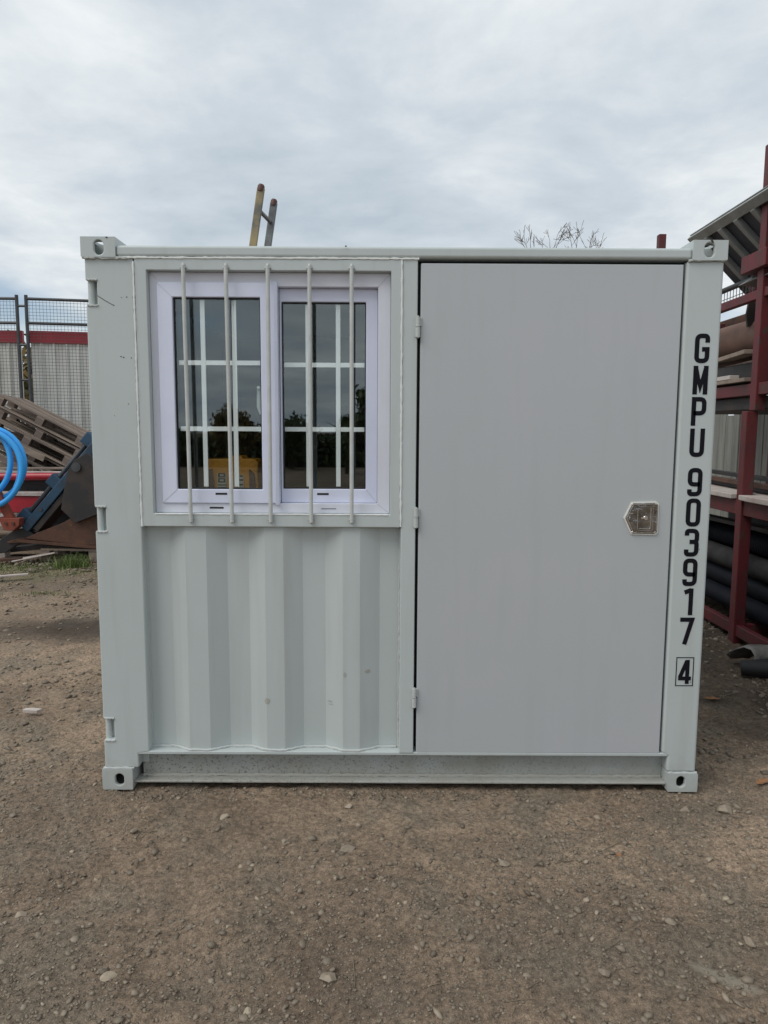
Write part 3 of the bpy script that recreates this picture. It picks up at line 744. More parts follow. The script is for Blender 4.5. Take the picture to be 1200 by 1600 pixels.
def grow(b, p, d, L, r, depth, rg, spread=.5, kids=(2, 4), tips=None, shrink=.68, minr=.004):
    pts = [Vector(p)]; dd = Vector(d).normalized(); n = 5
    for i in range(n):
        dd = (dd + Vector((rg.uniform(-1, 1), rg.uniform(-1, 1), rg.uniform(-.7, .9))) * .17).normalized()
        pts.append(pts[-1] + dd * L / n)
    rs = [max(minr, r * (1 - .45 * i / n)) for i in range(n + 1)]
    b.tube(pts, rs, 6 if depth > 1 else 4, caps=depth == 0)
    if depth == 0:
        if tips is not None: tips.append(pts[-1])
        return
    for k in range(rg.randint(*kids)):
        i = rg.randint(2, n)
        q = (dd + Vector((rg.uniform(-1, 1), rg.uniform(-1, 1), rg.uniform(-.5, .8))) * spread * 1.6).normalized()
        grow(b, pts[i], q, L * shrink * rg.uniform(.75, 1.15), rs[i] * .62, depth - 1, rg, spread, kids, tips, shrink, minr)
    grow(b, pts[-1], dd, L * shrink, rs[-1] * .9, depth - 1, rg, spread, kids, tips, shrink, minr)
bt = thing('bare_tree', 'leafless tree whose twigs show above the container roof', 'tree', (3.3, 12, 0))
tr = MB(); tr.tube([(3.3, 12, -.1), (3.37, 12.05, 1.4), (3.36, 12.0, 2.8), (3.38, 11.95, 4.22)], [.15, .12, .095, .08], 9)
tr.build('trunk', 'bark', bt, smooth=True)
cr = MB(); rg = random.Random(31)
for a, c in (((3.38, 11.95, 4.2), (2.95, 11.9, 4.92)), ((3.38, 11.95, 4.2), (3.30, 12.1, 5.00)), ((3.38, 11.95, 4.2), (3.75, 11.9, 4.95)), ((3.4, 11.95, 4.3), (4.02, 12.05, 4.90))):
    a, c = Vector(a), Vector(c); m_ = a.lerp(c, .5) + Vector((rg.uniform(-.08, .08), 0, .05)); cr.tube([a, m_, c], [.035, .026, .017], 6)
    for k in range(3):
        grow(cr, c, (rg.uniform(-1, 1), rg.uniform(-.6, .6), rg.uniform(.1, .9)), .27, .010, 3, rg, .75, (1, 2), None, .74, .0036)
cr.build('crown', 'twig', bt, smooth=True)

# ------------------------------------------------------------------ leafy trees (left gap, and the far side of the yard seen in the window glass)
def leaves(name, pts, size, m, parent, seed):
    g = np.random.default_rng(seed); n = len(pts); P = np.asarray(pts)
    a = g.normal(size=(n, 3)); a /= np.linalg.norm(a, axis=1)[:, None]
    t = g.normal(size=(n, 3)); t -= a * (t * a).sum(1)[:, None]; t /= np.linalg.norm(t, axis=1)[:, None]; bb = np.cross(a, t)
    s = (size * g.uniform(.6, 1.4, n))[:, None]
    V = np.stack([P - t * s, P + bb * s * .45, P + t * s, P - bb * s * .45], 1).reshape(-1, 3)
    F = np.arange(4 * n).reshape(n, 4)
    o = raw_mesh(name, V - np.array(ORG[parent.name] if parent else (0, 0, 0)), F, m, np.repeat(g.random(n), 4))
    if parent: o.parent = parent; ORG[o.name] = ORG[parent.name]
    return o
def leafy_tree(label, x, y, h, w, m='leaf', nl=2600, seed=1, low=.25, size=.11):
    t = thing('leafy_tree', label, 'tree', (x, y, 0)); rg = random.Random(seed)
    b = MB(); b.tube([(x, y, -.1), (x + .05, y, h * .25), (x - .04, y + .05, h * .5)], [.05 * w + .04, .04 * w + .03, .03 * w + .02], 8)
    tips = []
    for k in range(6):
        an = k * 1.05 + rg.uniform(-.3, .3); grow(b, (x - .02, y + .02, h * rg.uniform(.25, .48)), (math.cos(an), math.sin(an), .9), h * .26, .03 * w, 2, rg, .5, (2, 3), tips)
    b.build('trunk', 'bark', t, smooth=True)
    g = np.random.default_rng(seed); pts = []
    cl_ = [(x + rg.uniform(-.42, .42) * w * math.sin(math.pi * (.25 + .7 * q)), y + rg.uniform(-.42, .42) * w, h * (low + (1 - low) * q)) for q in [rg.random() for _ in range(26)]]
    for c in cl_ + [tuple(p) for p in tips[:30]]:
        pts.append(g.normal(size=(nl // 50, 3)) * w * .11 + np.array(c))
    pts = np.concatenate(pts); pts = pts[(pts[:, 2] > .15)]
    leaves('crown', pts, size, m, t, seed)
    return t
leafy_tree('yellowing leafy tree seen through the gap between the two mesh fence panels', -9.5, 16, 3.5, 2.2, 'autumn', 2600, 3)
leafy_tree('round leafy tree mirrored in the left window pane beside the orange case', -5.8, -24, 2.15, 1.4, 'autumn', 2600, 4)
leafy_tree('low bushy tree mirrored in the middle of the window', -3.7, -25, 1.75, 1.8, 'leaf', 2400, 5)
leafy_tree('tall dark tree mirrored at the right edge of the right window pane', -.45, -17, 2.6, 1.3, 'leaf', 3000, 6)
leafy_tree('small dark shrub tree mirrored beside the tall tree in the window', -1.35, -22, 1.9, .9, 'leaf', 1500, 8)
hedge = thing('hedge', 'long dark hedge across the yard, mirrored in the window glass', 'hedge', (-5, -27, 0))
g = np.random.default_rng(9)
hx = g.uniform(-22, 14, 26000); top = 1.35 + .35 * vnoise(hx * .6, hx * 0 + 3) * 2 + .2 * vnoise(hx * 2.1, hx * 0)
leaves('foliage', np.stack([hx, -27 + g.normal(size=hx.size) * .35, g.random(hx.size) ** .7 * top], 1), .12, 'leaf', hedge, 10)
MB().box(-22, 14, -27.2, -26.9, -.1, 1.0).build('stem_mass', 'bark', hedge)

# ------------------------------------------------------------------ mesh fence with cladding, left
def fence_panel(label, p0, p1, ztop, zbot, extra_zs):
    p0, p1 = Vector(p0), Vector(p1); t = thing('fence_panel', label, 'fence', (p0.x, p0.y, 0), 'mesh fence panels with cladding')
    d = (p1 - p0).normalized(); nrm = Vector((-d.y, d.x, 0)); L = (p1 - p0).length
    P = lambda s_, z, off=0: Vector((p0.x + d.x * s_ + nrm.x * off, p0.y + d.y * s_ + nrm.y * off, z))
    for s_ in (.02, L - .02): MB().tube([P(s_, zbot), P(s_, ztop + .05)], .024, 10).build('post', 'galv', t, smooth=True)
    for z in (ztop, ztop - .335, .35): MB().tube([P(.02, z), P(L - .02, z)], .021, 8).build('rail', 'galv', t, smooth=True)
    w = MB(); s_ = .06
    while s_ < L - .04: w.tube([P(s_, .36, -.012), P(s_, ztop, -.012)], .0023, 4, False); s_ += .046
    z = .40
    while z < ztop: w.tube([P(.03, z, -.017), P(L - .03, z, -.017)], .0023, 4, False); z += .046
    w.build('wire_mesh', 'wire', t)
    # cladding sheet with box ribs fixed behind the mesh
    prof_ = []; x = .03
    while x < L - .16: prof_ += [(x, 0), (x + .115, 0), (x + .13, -.026), (x + .152, -.026)]; x += .167
    prof_.append((L - .03, 0))
    corr_wall(prof_, .1, ztop - .58, .002, lambda a, y_, z_: tuple(P(a, z_, .10 + y_))).build('cladding_sheet', 'cladding', t)
    fb = MB(); q = [P(.0, ztop - .60, .06), P(L, ztop - .60, .06), P(L, ztop - .60, .13), P(.0, ztop - .60, .13)]
    fb.add([tuple(v) for v in q] + [(v.x, v.y, ztop - .43) for v in q], [(0, 1, 2, 3), (4, 5, 6, 7), (0, 1, 5, 4), (1, 2, 6, 5), (2, 3, 7, 6), (3, 0, 4, 7)])
    fb.build('fascia_board', 'redband', t, bevel=.003)
    for z in extra_zs: MB().tube([P(L - .02, z), P(L + .10, z)], .017, 8).build('coupler', 'galv', t, smooth=True)
    return t
fence_panel('mesh fence panel with white cladding, cut off by the left photo edge', (-7.6, 7.42, 0), (-5.225, 7.5, 0), 3.30, -.02, (3.20, 2.66, 2.17))
fence_panel('mesh fence panel with red fascia running behind the container corner', (-5.135, 7.5, 0), (-1.9, 8.05, 0), 3.30, -.02, ())

# ------------------------------------------------------------------ pallets
def make_pallet(name, label, group, mats):
    t = thing(name, label, 'pallet', (0, 0, 0), group)
    for i in range(6): MB().box(-.6, .6, -.4 + i * .141, -.4 + i * .141 + .095, .122, .144).build('deck_board', mats[i % 2], t, bevel=.002)
    for x in (-.6, -.05, .5): MB().box(x, x + .1, -.4, .4, .100, .1215).build('stringer_board', mats[1], t, bevel=.002)
    for x in (-.6, -.05, .5):
        for y in (-.4, -.05, .3): MB().box(x, x + .1, y, y + .1, .0225, .0995).build('block', mats[0], t, bevel=.002)
    for y in (-.4, -.05, .3): MB().box(-.6, .6, y, y + .1, 0, .022).build('bottom_board', mats[1], t, bevel=.002)
    return t
def dup(root, label):
    r = root.copy(); COL.objects.link(r); r['label'] = label
    for c in list(root.children):
        q = c.copy(); COL.objects.link(q); q.parent = r
    return r
plabels = ['weathered wooden pallet on top of the tilted stack', 'weathered pallet second from the top of the tilted stack',
           'weathered pallet third from the top of the tilted stack', 'weathered pallet fourth from the top of the tilted stack', 'weathered pallet at the bottom of the tilted stack']
p0 = make_pallet('wooden_pallet', plabels[0], 'tilted stack of pallets', ('wood', 'wood2'))
tilt = R(27.5); axis_x = Vector((math.cos(tilt), 0, -math.sin(tilt))); up_ = Vector((math.sin(tilt), 0, math.cos(tilt)))
topc = Vector((-4.34, 6.62, 1.60))
for i, lb in enumerate(plabels):
    p = p0 if i == 0 else dup(p0, lb)
    c = topc - up_ * (.144 + i * .150) + axis_x * (-.05, .02, -.09, .06, -.12)[i]
    p.location = c + Vector((0, (.0, .03, -.03, .02, 0)[i], 0)); p.rotation_euler = Euler((R(-3), tilt, R((1.5, -2, 3, -1, 2)[i])))
p5 = make_pallet('wooden_pallet', 'wooden pallet lying on the ground under the rusty bucket', 'pallet under the bucket', ('wood2', 'wood'))
p5.location = (-3.26, 5.40, 0.01); p5.rotation_euler = (0, 0, R(-4))

for i, (zo, yo, an, lb) in enumerate(((.0, 6.10, 25, 'loose grey slat leaning highest against the tilted pallets'), (-.17, 6.06, 31, 'loose brown slat leaning midway against the tilted pallets'), (-.36, 6.09, 22, 'loose slat leaning lowest against the tilted pallets'))):
    a_ = Vector((-5.25, yo, 1.55 + zo)); c_ = a_ + Vector((math.cos(R(an)), 0, -math.sin(R(an)))) * (1.05, .95, .9)[i]
    single(MB().beam(a_, c_, .022, .075), 'timber_board', ('wood2', 'wood', 'wood2')[i], lb, 'slat', tuple((a_ + c_) / 2), 'loose slats by the pallets', bevel=.003)
# red trailer with boards
tl = thing('flat_trailer', 'low red trailer with a pale edge strip beneath the pallets', 'trailer', (-4.6, 6.4, 0))
MB().box(-7.2, -3.75, 5.82, 7.05, .46, .665).build('side_panel', 'redbright', tl, bevel=.01)
MB().box(-7.2, -3.75, 5.80, 7.07, .667, .715).build('edge_strip', 'palewood', tl, bevel=.005)
MB().tube([(-7.2, 5.86, .875), (-3.8, 5.86, .905)], .045, 12).build('top_tube', 'redbright', tl, smooth=True)
MB().box(-7.2, -3.8, 6.0, 6.95, .717, .85).build('gap_fill', 'rustdark', tl)  # dark block added to fill the black shaded gap above the strip
MB().box(-7.2, -4.62, 5.78, 5.82, .30, .445).build('lower_rail', 'palewood', tl, bevel=.004)
for x in (-6.6, -4.2):
    MB().tube([(x, 5.95, .27), (x, 6.15, .27)], .27, 20).build('wheel', 'rubber', tl, smooth=True)
    MB().tube([(x, 6.75, .27), (x, 6.95, .27)], .27, 20).build('wheel', 'rubber', tl, smooth=True)
single(MB().beam((-5.6, 5.9, .962), (-3.98, 5.92, .948), .12, .026), 'timber_board', 'palewood', 'dirty pale board, lower one lying across the red trailer', 'board', (-4.7, 5.9, .93), bevel=.003)
single(MB().beam((-5.7, 5.95, .984), (-3.9, 6.00, .998), .11, .024), 'timber_board', 'wood2', 'brown weathered board, upper one lying across the red trailer', 'board', (-4.7, 5.97, .97), bevel=.003)

# blue steel attachment with lugs and a pin rod, leaning
at = thing('machine_attachment', 'blue steel machine attachment with three lugs, leaning diagonally', 'attachment', (-4.05, 5.2, .3))
A, B_ = Vector((-4.10, 5.2, .40)), Vector((-3.28, 5.25, 1.36))
dv = (B_ - A).normalized(); pn = Vector((-dv.z, 0, dv.x))
MB().beam(A - pn * .06, B_ - pn * .06, .34, .10, up=pn).build('channel_beam', 'bluepaint', at, bevel=.012)
MB().beam(A - pn * .15 + dv * .06, B_ - pn * .15 - dv * .03, .30, .07, up=pn).build('back_plate', 'rustdark', at, bevel=.01)
for s_ in (.02, .53, 1.14):
    c = A + dv * s_ + pn * .045
    MB().beam(c, c + dv * .14, .20, .15, up=pn).build('lug', 'bluepaint', at, bevel=.012)
MB().tube([A + pn * .055 + Vector((0, -.03, 0)), B_ + pn * .055 + Vector((0, -.03, 0))], .025, 12).build('pin_rod', 'galv', at, smooth=True)
for s_ in (.3, .85): MB().tube([A - pn * .06 + dv * s_ + Vector((0, -.172, 0)), A - pn * .06 + dv * s_ + Vector((0, -.182, 0))], .02, 10).build('bolt', 'galv', at, smooth=True)
# black hooked fork at its foot
fk = MB().prism([(-4.75, .04), (-4.28, .10), (-4.14, .20), (-4.0, .22), (-3.95, .30), (-4.05, .38), (-4.17, .36), (-4.32, .26), (-4.50, .16), (-4.75, .11)], 5.05, 5.13)
single(fk, 'fork_tine', 'rustdark', 'black curved steel tine at the foot of the blue attachment', 'tine', (-4.3, 5.09, 0), bevel=.008)
single(MB().box(-5.6, -4.42, 5.3, 5.42, -.02, .20), 'concrete_beam', 'palewood', 'pale low beam on the ground at the left photo edge', 'beam', (-5, 5.36, 0), bevel=.01)
# orange red bracket arm
br = thing('steel_bracket', 'orange red steel bracket with a slanting arm under the blue pipe coil', 'bracket', (-4.15, 5.0, .36))
MB().beam((-4.42, 4.98, 1.02), (-4.165, 5.0, .47), .07, .085, up=(1, 0, .4)).build('arm', 'orange', br, bevel=.006)
MB().prism([(-4.29, .51), (-4.05, .50), (-4.06, .42), (-4.13, .36), (-4.23, .37)], 4.94, 5.06).build('foot_block', 'orange', br, bevel=.008)
for x in (-4.20, -4.12): MB().tube([(x, 4.938, .445), (x, 4.925, .445)], .018, 8).build('bolt', 'rust', br, smooth=True)
# blue pipe coil
coil = MB(); pts = []
for i in range(0, 441):
    t = 2 * math.pi * i / 110 + 2.2; k = i / 110
    rx = .36 + .035 * math.sin(k * 2.3 + .4); rz = .40 + .03 * math.cos(k * 1.9)
    pts.append((-4.43 + .045 * math.sin(k * 3.1) + rx * math.cos(t), 4.90 + .055 * k + .015 * math.sin(t * 2), 1.08 - .035 * math.sin(k * 2.0 + 1) + rz * math.sin(t)))
coil.tube(pts, .030, 12)
single(coil, 'pipe_coil', 'bluepipe', 'coil of bright blue water pipe at the left photo edge', 'pipe coil', (-4.42, 5.0, .64), smooth=True)

# rusty excavator bucket
bk = thing('excavator_bucket', 'rusty excavator bucket resting on a wooden pallet beside the container', 'bucket', (-3.3, 5.5, .155))
shell = []
for i in range(15):
    a = R(205) - R(190) * i / 14
    shell.append((-3.16 + .50 * math.cos(a) * 1.0, .70 + .46 * math.sin(a)))
shell = [(-4.12, .235), (-3.72, .20), (-3.30, .165)] + [( -3.12 + .52 * math.sin(R(18 * i)), .68 - .515 * math.cos(R(18 * i))) for i in range(0, 9)]
b = MB(); k = len(shell); th = .03
vs = [(x, y, z) for y in (4.98, 5.95) for x, z in shell] + [(x - .004, y, z + th) for y in (4.98, 5.95) for x, z in shell]
fs = []
for i in range(k - 1):
    fs += [(i, i + 1, k + i + 1, k + i), (2 * k + i, 2 * k + i + 1, 3 * k + i + 1, 3 * k + i), (i, i + 1, 2 * k + i + 1, 2 * k + i), (k + i, k + i + 1, 3 * k + i + 1, 3 * k + i)]
fs += [(0, k, 3 * k, 2 * k)]
b.add(vs, fs); b.build('shell', 'rust', bk)
side = [(-4.05, .27), (-3.6, .45), (-3.38, .58), (-3.25, .75), (-2.90, .95), (-2.62, .85), (-2.6, .62), (-2.75, .32), (-3.1, .20), (-3.4, .20)]
for y in (5.01, 5.91): MB().prism(side, y, y + .03).build('side_plate', 'rust', bk, bevel=.004)
ear = [(-3.66, .40), (-3.68, .80), (-3.60, 1.06), (-3.46, 1.22), (-3.28, 1.26), (-3.10, 1.12), (-2.95, .85), (-3.2, .60), (-3.42, .50)]
front_ear = [(-3.60, .60), (-3.55, .85), (-3.51, 1.02), (-3.43, 1.14), (-3.30, 1.22), (-3.1, 1.1), (-2.95, .85), (-3.2, .55), (-3.45, .45)]
MB().prism(front_ear, 4.955, 5.0).build('ear_plate', 'rustdark', bk, bevel=.006)
for y in (5.55,): MB().prism(ear, y, y + .045).build('ear_plate', 'rustdark', bk, bevel=.006)
MB().tube([(-3.405, 4.93, 1.065), (-3.405, 5.62, 1.065)], .050, 20).build('pin', 'galv', bk, smooth=True)
for i in range(3):
    y = 5.02 + i * .36
    MB().prism([(-4.24, .215), (-4.04, .215), (-3.98, .265), (-4.10, .275), (-4.24, .232)], y, y + .09).build('tooth', 'rust', bk, bevel=.004)

for a, c, w_, h_, m_, lb in (((-4.75, 4.86, .03), (-4.05, 4.95, .05), .05, .03, 'rust', 'rusty flat bar on the ground at the left photo edge'),
                          ((-4.15, 4.95, .03), (-3.72, 5.05, .11), .14, .012, 'palewood', 'bent pale scrap strip lying beside the pallet'),
                          ((-4.55, 5.55, .05), (-3.95, 5.50, .12), .16, .06, 'rustdark', 'dark scrap block under the blue attachment')):
    single(MB().beam(a, c, w_, h_), 'scrap_piece', m_, lb, 'scrap', ((a[0] + c[0]) / 2, (a[1] + c[1]) / 2, 0), bevel=.004)
# ------------------------------------------------------------------ steel racks on the right
XF, XB = 2.40, 3.42
def rack(label, z0, z1, beams, off=(0, 0), post=.078, ys=(.6, 2.10, 3.62)):
    t = thing('steel_rack', label, 'rack', (XF + off[0], ys[1], z0), 'stacked red steel racks')
    for xx in (XF + off[0], XB + off[0]):
        for y in ys: MB().box(xx, xx + post, y + off[1], y + off[1] + post, z0, min(z1, 2.9) if y > 3 else z1).build('post', 'red', t, bevel=.005)
        for (za, zb) in beams:
            MB().box(xx + .012, xx + .062, ys[0] + post + off[1] + .002, ys[1] + off[1] - .002, za, zb).build('beam', 'red', t, bevel=.004)
            MB().box(xx + .012, xx + .062, ys[1] + post + off[1] + .002, ys[2] + off[1] - .002, za, zb).build('beam', 'red', t, bevel=.004)
    for y in ys:
        for (za, zb) in beams:
            MB().box(XF + off[0] + post + .002, XB + off[0] - .002, y + .02, y + .07, za + .003, zb - .003).build('cross_beam', 'red', t, bevel=.004)
    return t
rack('lower red steel rack holding black pipes, standing on the ground', -.02, 1.615, ((.045, .125), (.90, 1.005)))
rack('upper red steel rack stacked on the lower one, carrying a brown pipe', 1.62, 3.35, ((1.725, 1.805), (2.37, 2.43)), (.035, -.03), .078)
# fluted end block on the upper rack
fb = MB().box(2.395, 2.50, 1.98, 2.30, 2.553, 2.668)
single(fb, 'steel_bearer', 'red', 'short red fluted bearer sticking out below the ribbed sheet', 'bearer', (2.45, 2.14, 2.553), bevel=.006)
# white topped shelf boards (each lies on the rack)
yb = 1.15
for i, L_ in enumerate((.80, .15 + .0, 1.15)):
    pass
single(MB().box(2.36, 2.95, .70, 1.985, 1.007, 1.045), 'shelf_slab', 'palewood', 'pale slab on the lower rack right of the red post', 'slab', (2.6, 1.35, 1.007), bevel=.006)
single(MB().box(2.372, 2.95, 2.00, 2.095, 1.007, 1.043).box(2.50, 2.95, 2.095, 2.20, 1.007, 1.043).box(2.372, 2.95, 2.20, 3.60, 1.007, 1.043), 'shelf_slab', 'palewood', 'pale chipped slab on the lower rack between red post and container', 'slab', (2.6, 2.8, 1.007), bevel=.006)
sb_l = ['upper thin dark steel bar lying on the pale slab', 'middle dark steel bar lying on the pale slab', 'lower dark steel bar lying on the pale slab']
for i, (x, z) in enumerate(((2.62, 1.145), (2.55, 1.10), (2.60, 1.064))):
    single(MB().beam((x, 2.0, z + .0), (x + .12, 3.5, z), .05, .032), 'steel_bar', 'rust' if i == 1 else 'rustdark', sb_l[i], 'bar', (x, 2.7, z), 'dark bars on the slab', bevel=.003)
# black pipes in the lower bay
def rib_pipe(x, z, r, y0, y1, ribbed, name, label, m, dx=0.0):
    b = MB(); pts = []; rs = []; y = y0; k = 0
    while y < y1:
        t = (y - y0) / (y1 - y0); pts.append((x + dx * t, y, z)); rs.append(r if (k % 2 == 0 or not ribbed) else r * .945); y += .0115 if ribbed else .12; k += 1
    b.tube(pts, rs, 18); return single(b, name, m, label, 'pipe', (x, (y0 + y1) / 2, z - r), 'black pipes in the lower rack', smooth=True)
rib_pipe(2.60, .205, .075, .3, 3.9, False, 'plastic_pipe', 'lowest smooth black pipe resting on the red base beam of the rack', 'pipe')
rib_pipe(2.66, .345, .085, .3, 3.9, False, 'plastic_pipe', 'smooth black pipe lying above the lowest pipe in the rack', 'pipe')
rib_pipe(2.62, .505, .080, .3, 3.9, True, 'plastic_pipe', 'grey dusty ribbed pipe, the palest in the lower rack', 'sock')
rib_pipe(2.70, .655, .085, .3, 3.9, True, 'plastic_pipe', 'topmost black ribbed pipe in the lower rack', 'pipe')
rib_pipe(2.86, .25, .10, .3, 3.9, True, 'plastic_pipe', 'black ribbed pipe deep inside the lower rack', 'pipe')
rib_pipe(2.90, .47, .10, .3, 3.9, True, 'plastic_pipe', 'black ribbed pipe at the back, above the deep pipe', 'pipe')
single(MB().beam((2.75, 1.2, .78), (2.5, 3.4, .80), .10, .03), 'timber_board', 'rustdark', 'plank coloured dark as shade, lying across the pipes under the slab', 'board', (2.6, 2.3, .76), bevel=.003)  # plank given a dark steel colour so the bay looks shaded
single(MB().box(3.02, 3.38, .8, 3.55, .14, .895), 'dark_infill', 'rustdark', 'added dark box for the shade behind the pipes in the lower rack', 'infill', (3.2, 2.2, .14), bevel=.01)  # box added so the bay behind the pipes reads as deep shade
# timber junk on the upper rack
tj = [((2.48, 2.25, 2.030), (2.70, 3.6, 2.035), .10, .030, 'wood2', 'brown plank directly under the brown pipe'),
      ((2.62, 1.2, 1.995), (2.78, 3.3, 1.990), .12, .030, 'wood', 'dark plank under the brown plank of the upper rack'),
      ((2.46, 2.2, 1.835), (2.50, 3.5, 1.838), .09, .026, 'wood2', 'pale edged plank lying on the upper rack beam'),
      ((2.47, 2.45, 1.868), (2.49, 3.2, 1.872), .07, .030, 'palewood', 'short pale offcut on the plank of the upper rack')]
for a, c, w_, h_, m_, lb in tj:
    single(MB().beam(a, c, w_, h_), 'timber_board', m_, lb, 'board', ((a[0] + c[0]) / 2, (a[1] + c[1]) / 2, a[2] - h_ / 2), bevel=.003)
single(MB().box(2.94, 3.36, .9, 4.2, 1.976, 2.46), 'dark_backing', 'rust', 'added rusty box for the dark behind the brown pipe on the upper rack', 'box', (3.15, 2.4, 1.976), bevel=.01)  # box added behind the pipe to darken the open gap there
single(MB().box(2.56, 3.35, 1.0, 3.5, 1.83, 1.973), 'dark_infill', 'rustdark', 'dark junk-and-shade crate inside the upper rack under the planks', 'infill', (2.95, 2.2, 1.83), bevel=.01)  # stands for dark junk, raised to fill the bright gap with shade
single(MB().box(2.50, 3.40, .8, 3.55, 1.63, 1.72), 'steel_plate', 'rustdark', 'dark steel plate bridging the joint between the two racks', 'plate', (2.95, 2.2, 1.63), bevel=.008)
rp = thing('steel_pipe', 'large brown rusty pipe with black lifting ears on the upper rack', 'pipe', (2.74, 2.8, 2.055))
MB().tube([(2.74, .9, 2.185), (2.74, 3.9, 2.205)], .128, 28).build('pipe_body', 'roller', rp, smooth=True)
for y in (2.34, 2.56):
    MB().prism([(2.60, 2.24), (2.585, 2.33), (2.60, 2.44), (2.64, 2.50), (2.74, 2.51), (2.82, 2.44), (2.86, 2.26), (2.74, 2.32)], y, y + .022).build('lifting_ear', 'rustdark', rp, bevel=.003)
MB().tube([(2.66, 2.30, 2.42), (2.66, 2.62, 2.42)], .022, 12).build('ear_pin', 'galv', rp, smooth=True)
single(MB().prism([(2.44, 2.505), (2.50, 2.545), (2.62, 2.545), (2.60, 2.50)], 1.95, 2.42), 'steel_wedge', 'sheet', 'grey folded steel strip under the red fluted bearer', 'strip', (2.5, 2.2, 2.5), bevel=.003)
single(MB().box(2.72, 2.80, 2.72, 2.80, 2.44, 3.2), 'steel_post', 'red', 'thin red post standing behind the lifting ears of the brown pipe', 'post', (2.76, 2.76, 2.44), bevel=.003)
# ribbed sheet tipped on top of the rack
rs_ = thing('ribbed_sheet', 'grey ribbed steel sheet tilted on top of the red rack', 'sheet', (2.7, 2.3, 2.4))
dn = Vector((.715, 0, -.70)); nm = Vector((.70, 0, .715))
e0 = Vector((2.40, 0, 3.005))
def SP(s_, y, o_): return tuple(e0 + dn * s_ + nm * o_ + Vector((0, y, 0)))
b = MB(); b.add([SP(0, .4, .0), SP(0, 3.11, .0), SP(.95, 3.11, .0), SP(.95, .4, .0), SP(0, .4, .012), SP(0, 3.11, .012), SP(.95, 3.11, .012), SP(.95, .4, .012)],
                [(0, 1, 2, 3), (7, 6, 5, 4), (0, 4, 5, 1), (1, 5, 6, 2), (2, 6, 7, 3), (3, 7, 4, 0)])
b.build('sheet_panel', 'sheetdark', rs_)
y = .55
while y < 3.1:
    MB().beam(SP(.03, y, -.022), SP(.93, y, -.022), .05, .04, up=nm).build('rib', 'sheet', rs_, bevel=.004); y += .235
MB().beam(SP(.0, .38, -.012), SP(.0, 3.13, -.012), .07, .035, up=nm).build('edge_flange', 'sheet', rs_, bevel=.004)
MB().beam(SP(.93, .38, -.02), SP(.93, 3.13, -.02), .05, .05, up=nm).build('edge_flange', 'sheet', rs_, bevel=.004)
MB().box(2.372, 2.402, .4, 3.12, 3.034, 3.040).build('top_lip', 'sheet', rs_)
# mesh cage fragment behind
mc = thing('mesh_guard', 'small wire mesh guard with a steel tube between container and rack', 'mesh guard', (2.72, 3.0, 2.43))
MB().tube([(2.70, 2.70, 2.620), (2.70, 4.3, 2.620)], .022, 10).build('top_tube', 'galv', mc, smooth=True)
w = MB()
for i in range(30): w.tube([(2.70, 2.72 + i * .05, 2.475), (2.70, 2.72 + i * .05, 2.61)], .003, 4, False)
for z in (2.48, 2.545): w.tube([(2.703, 2.70, z), (2.703, 4.3, z)], .003, 4, False)
w.build('wire_mesh', 'wire', mc)
# weathered board fence behind the racks
bf = thing('board_fence', 'weathered grey upright board fence behind the lower rack', 'fence', (3.75, 3.2, 0))
y = 1.0; rg = random.Random(12); i = 0
while y < 8.0:
    w_ = rg.uniform(.13, .19); zt = 1.70 + rg.uniform(-.05, .05); x = 3.62 + rg.uniform(0, .03)
    MB().box(x, x + .025, y, y + w_ - .012, -.02, zt).build('board', 'greywood', bf, bevel=.003); y += w_
for z in (.4, 1.3): MB().box(3.66, 3.71, 1.0, 8.0, z, z + .08).build('rail', 'greywood', bf)

# torn grey sheet and black hose by the rack foot
ts = thing('torn_sheet', 'torn grey plastic and black rubber scrap on the ground by the rack', 'scrap', (2.2, 1.45, 0))
rg = random.Random(3); V = []; nu, nv = 14, 8
for i in range(nu):
    for j in range(nv):
        u_, v_ = i / (nu - 1), j / (nv - 1)
        x = 2.17 + u_ * .55 + .05 * math.sin(v_ * 5); y = 1.42 + v_ * .20 + u_ * .12 + .03 * math.sin(u_ * 9)
        z = .035 + .17 * u_ * (1 - .5 * v_) + .05 * math.sin(u_ * 7 + v_ * 3) * v_ + rg.uniform(0, .02) + .06 * math.sin(v_ * math.pi)
        V.append((x, y, z))
F = [(i * nv + j, i * nv + j + 1, (i + 1) * nv + j + 1, (i + 1) * nv + j) for i in range(nu - 1) for j in range(nv - 1)]
o = MB().add(V, F).build('sheet', 'tarp', ts, smooth=True)
sm = o.modifiers.new('thick', 'SOLIDIFY'); sm.thickness = .006
MB().tube([(2.10, 1.40, .05), (2.25, 1.33, .07), (2.45, 1.35, .06), (2.8, 1.40, .06)], [.045, .06, .062, .06], 14).build('rubber_piece', 'rubber', ts, smooth=True)
MB().prism([(2.28, 0.0), (2.42, -.02), (2.60, .10), (2.62, .24), (2.36, .15)], 1.26, 1.30).build('torn_flap', 'tarp', ts, bevel=.004)

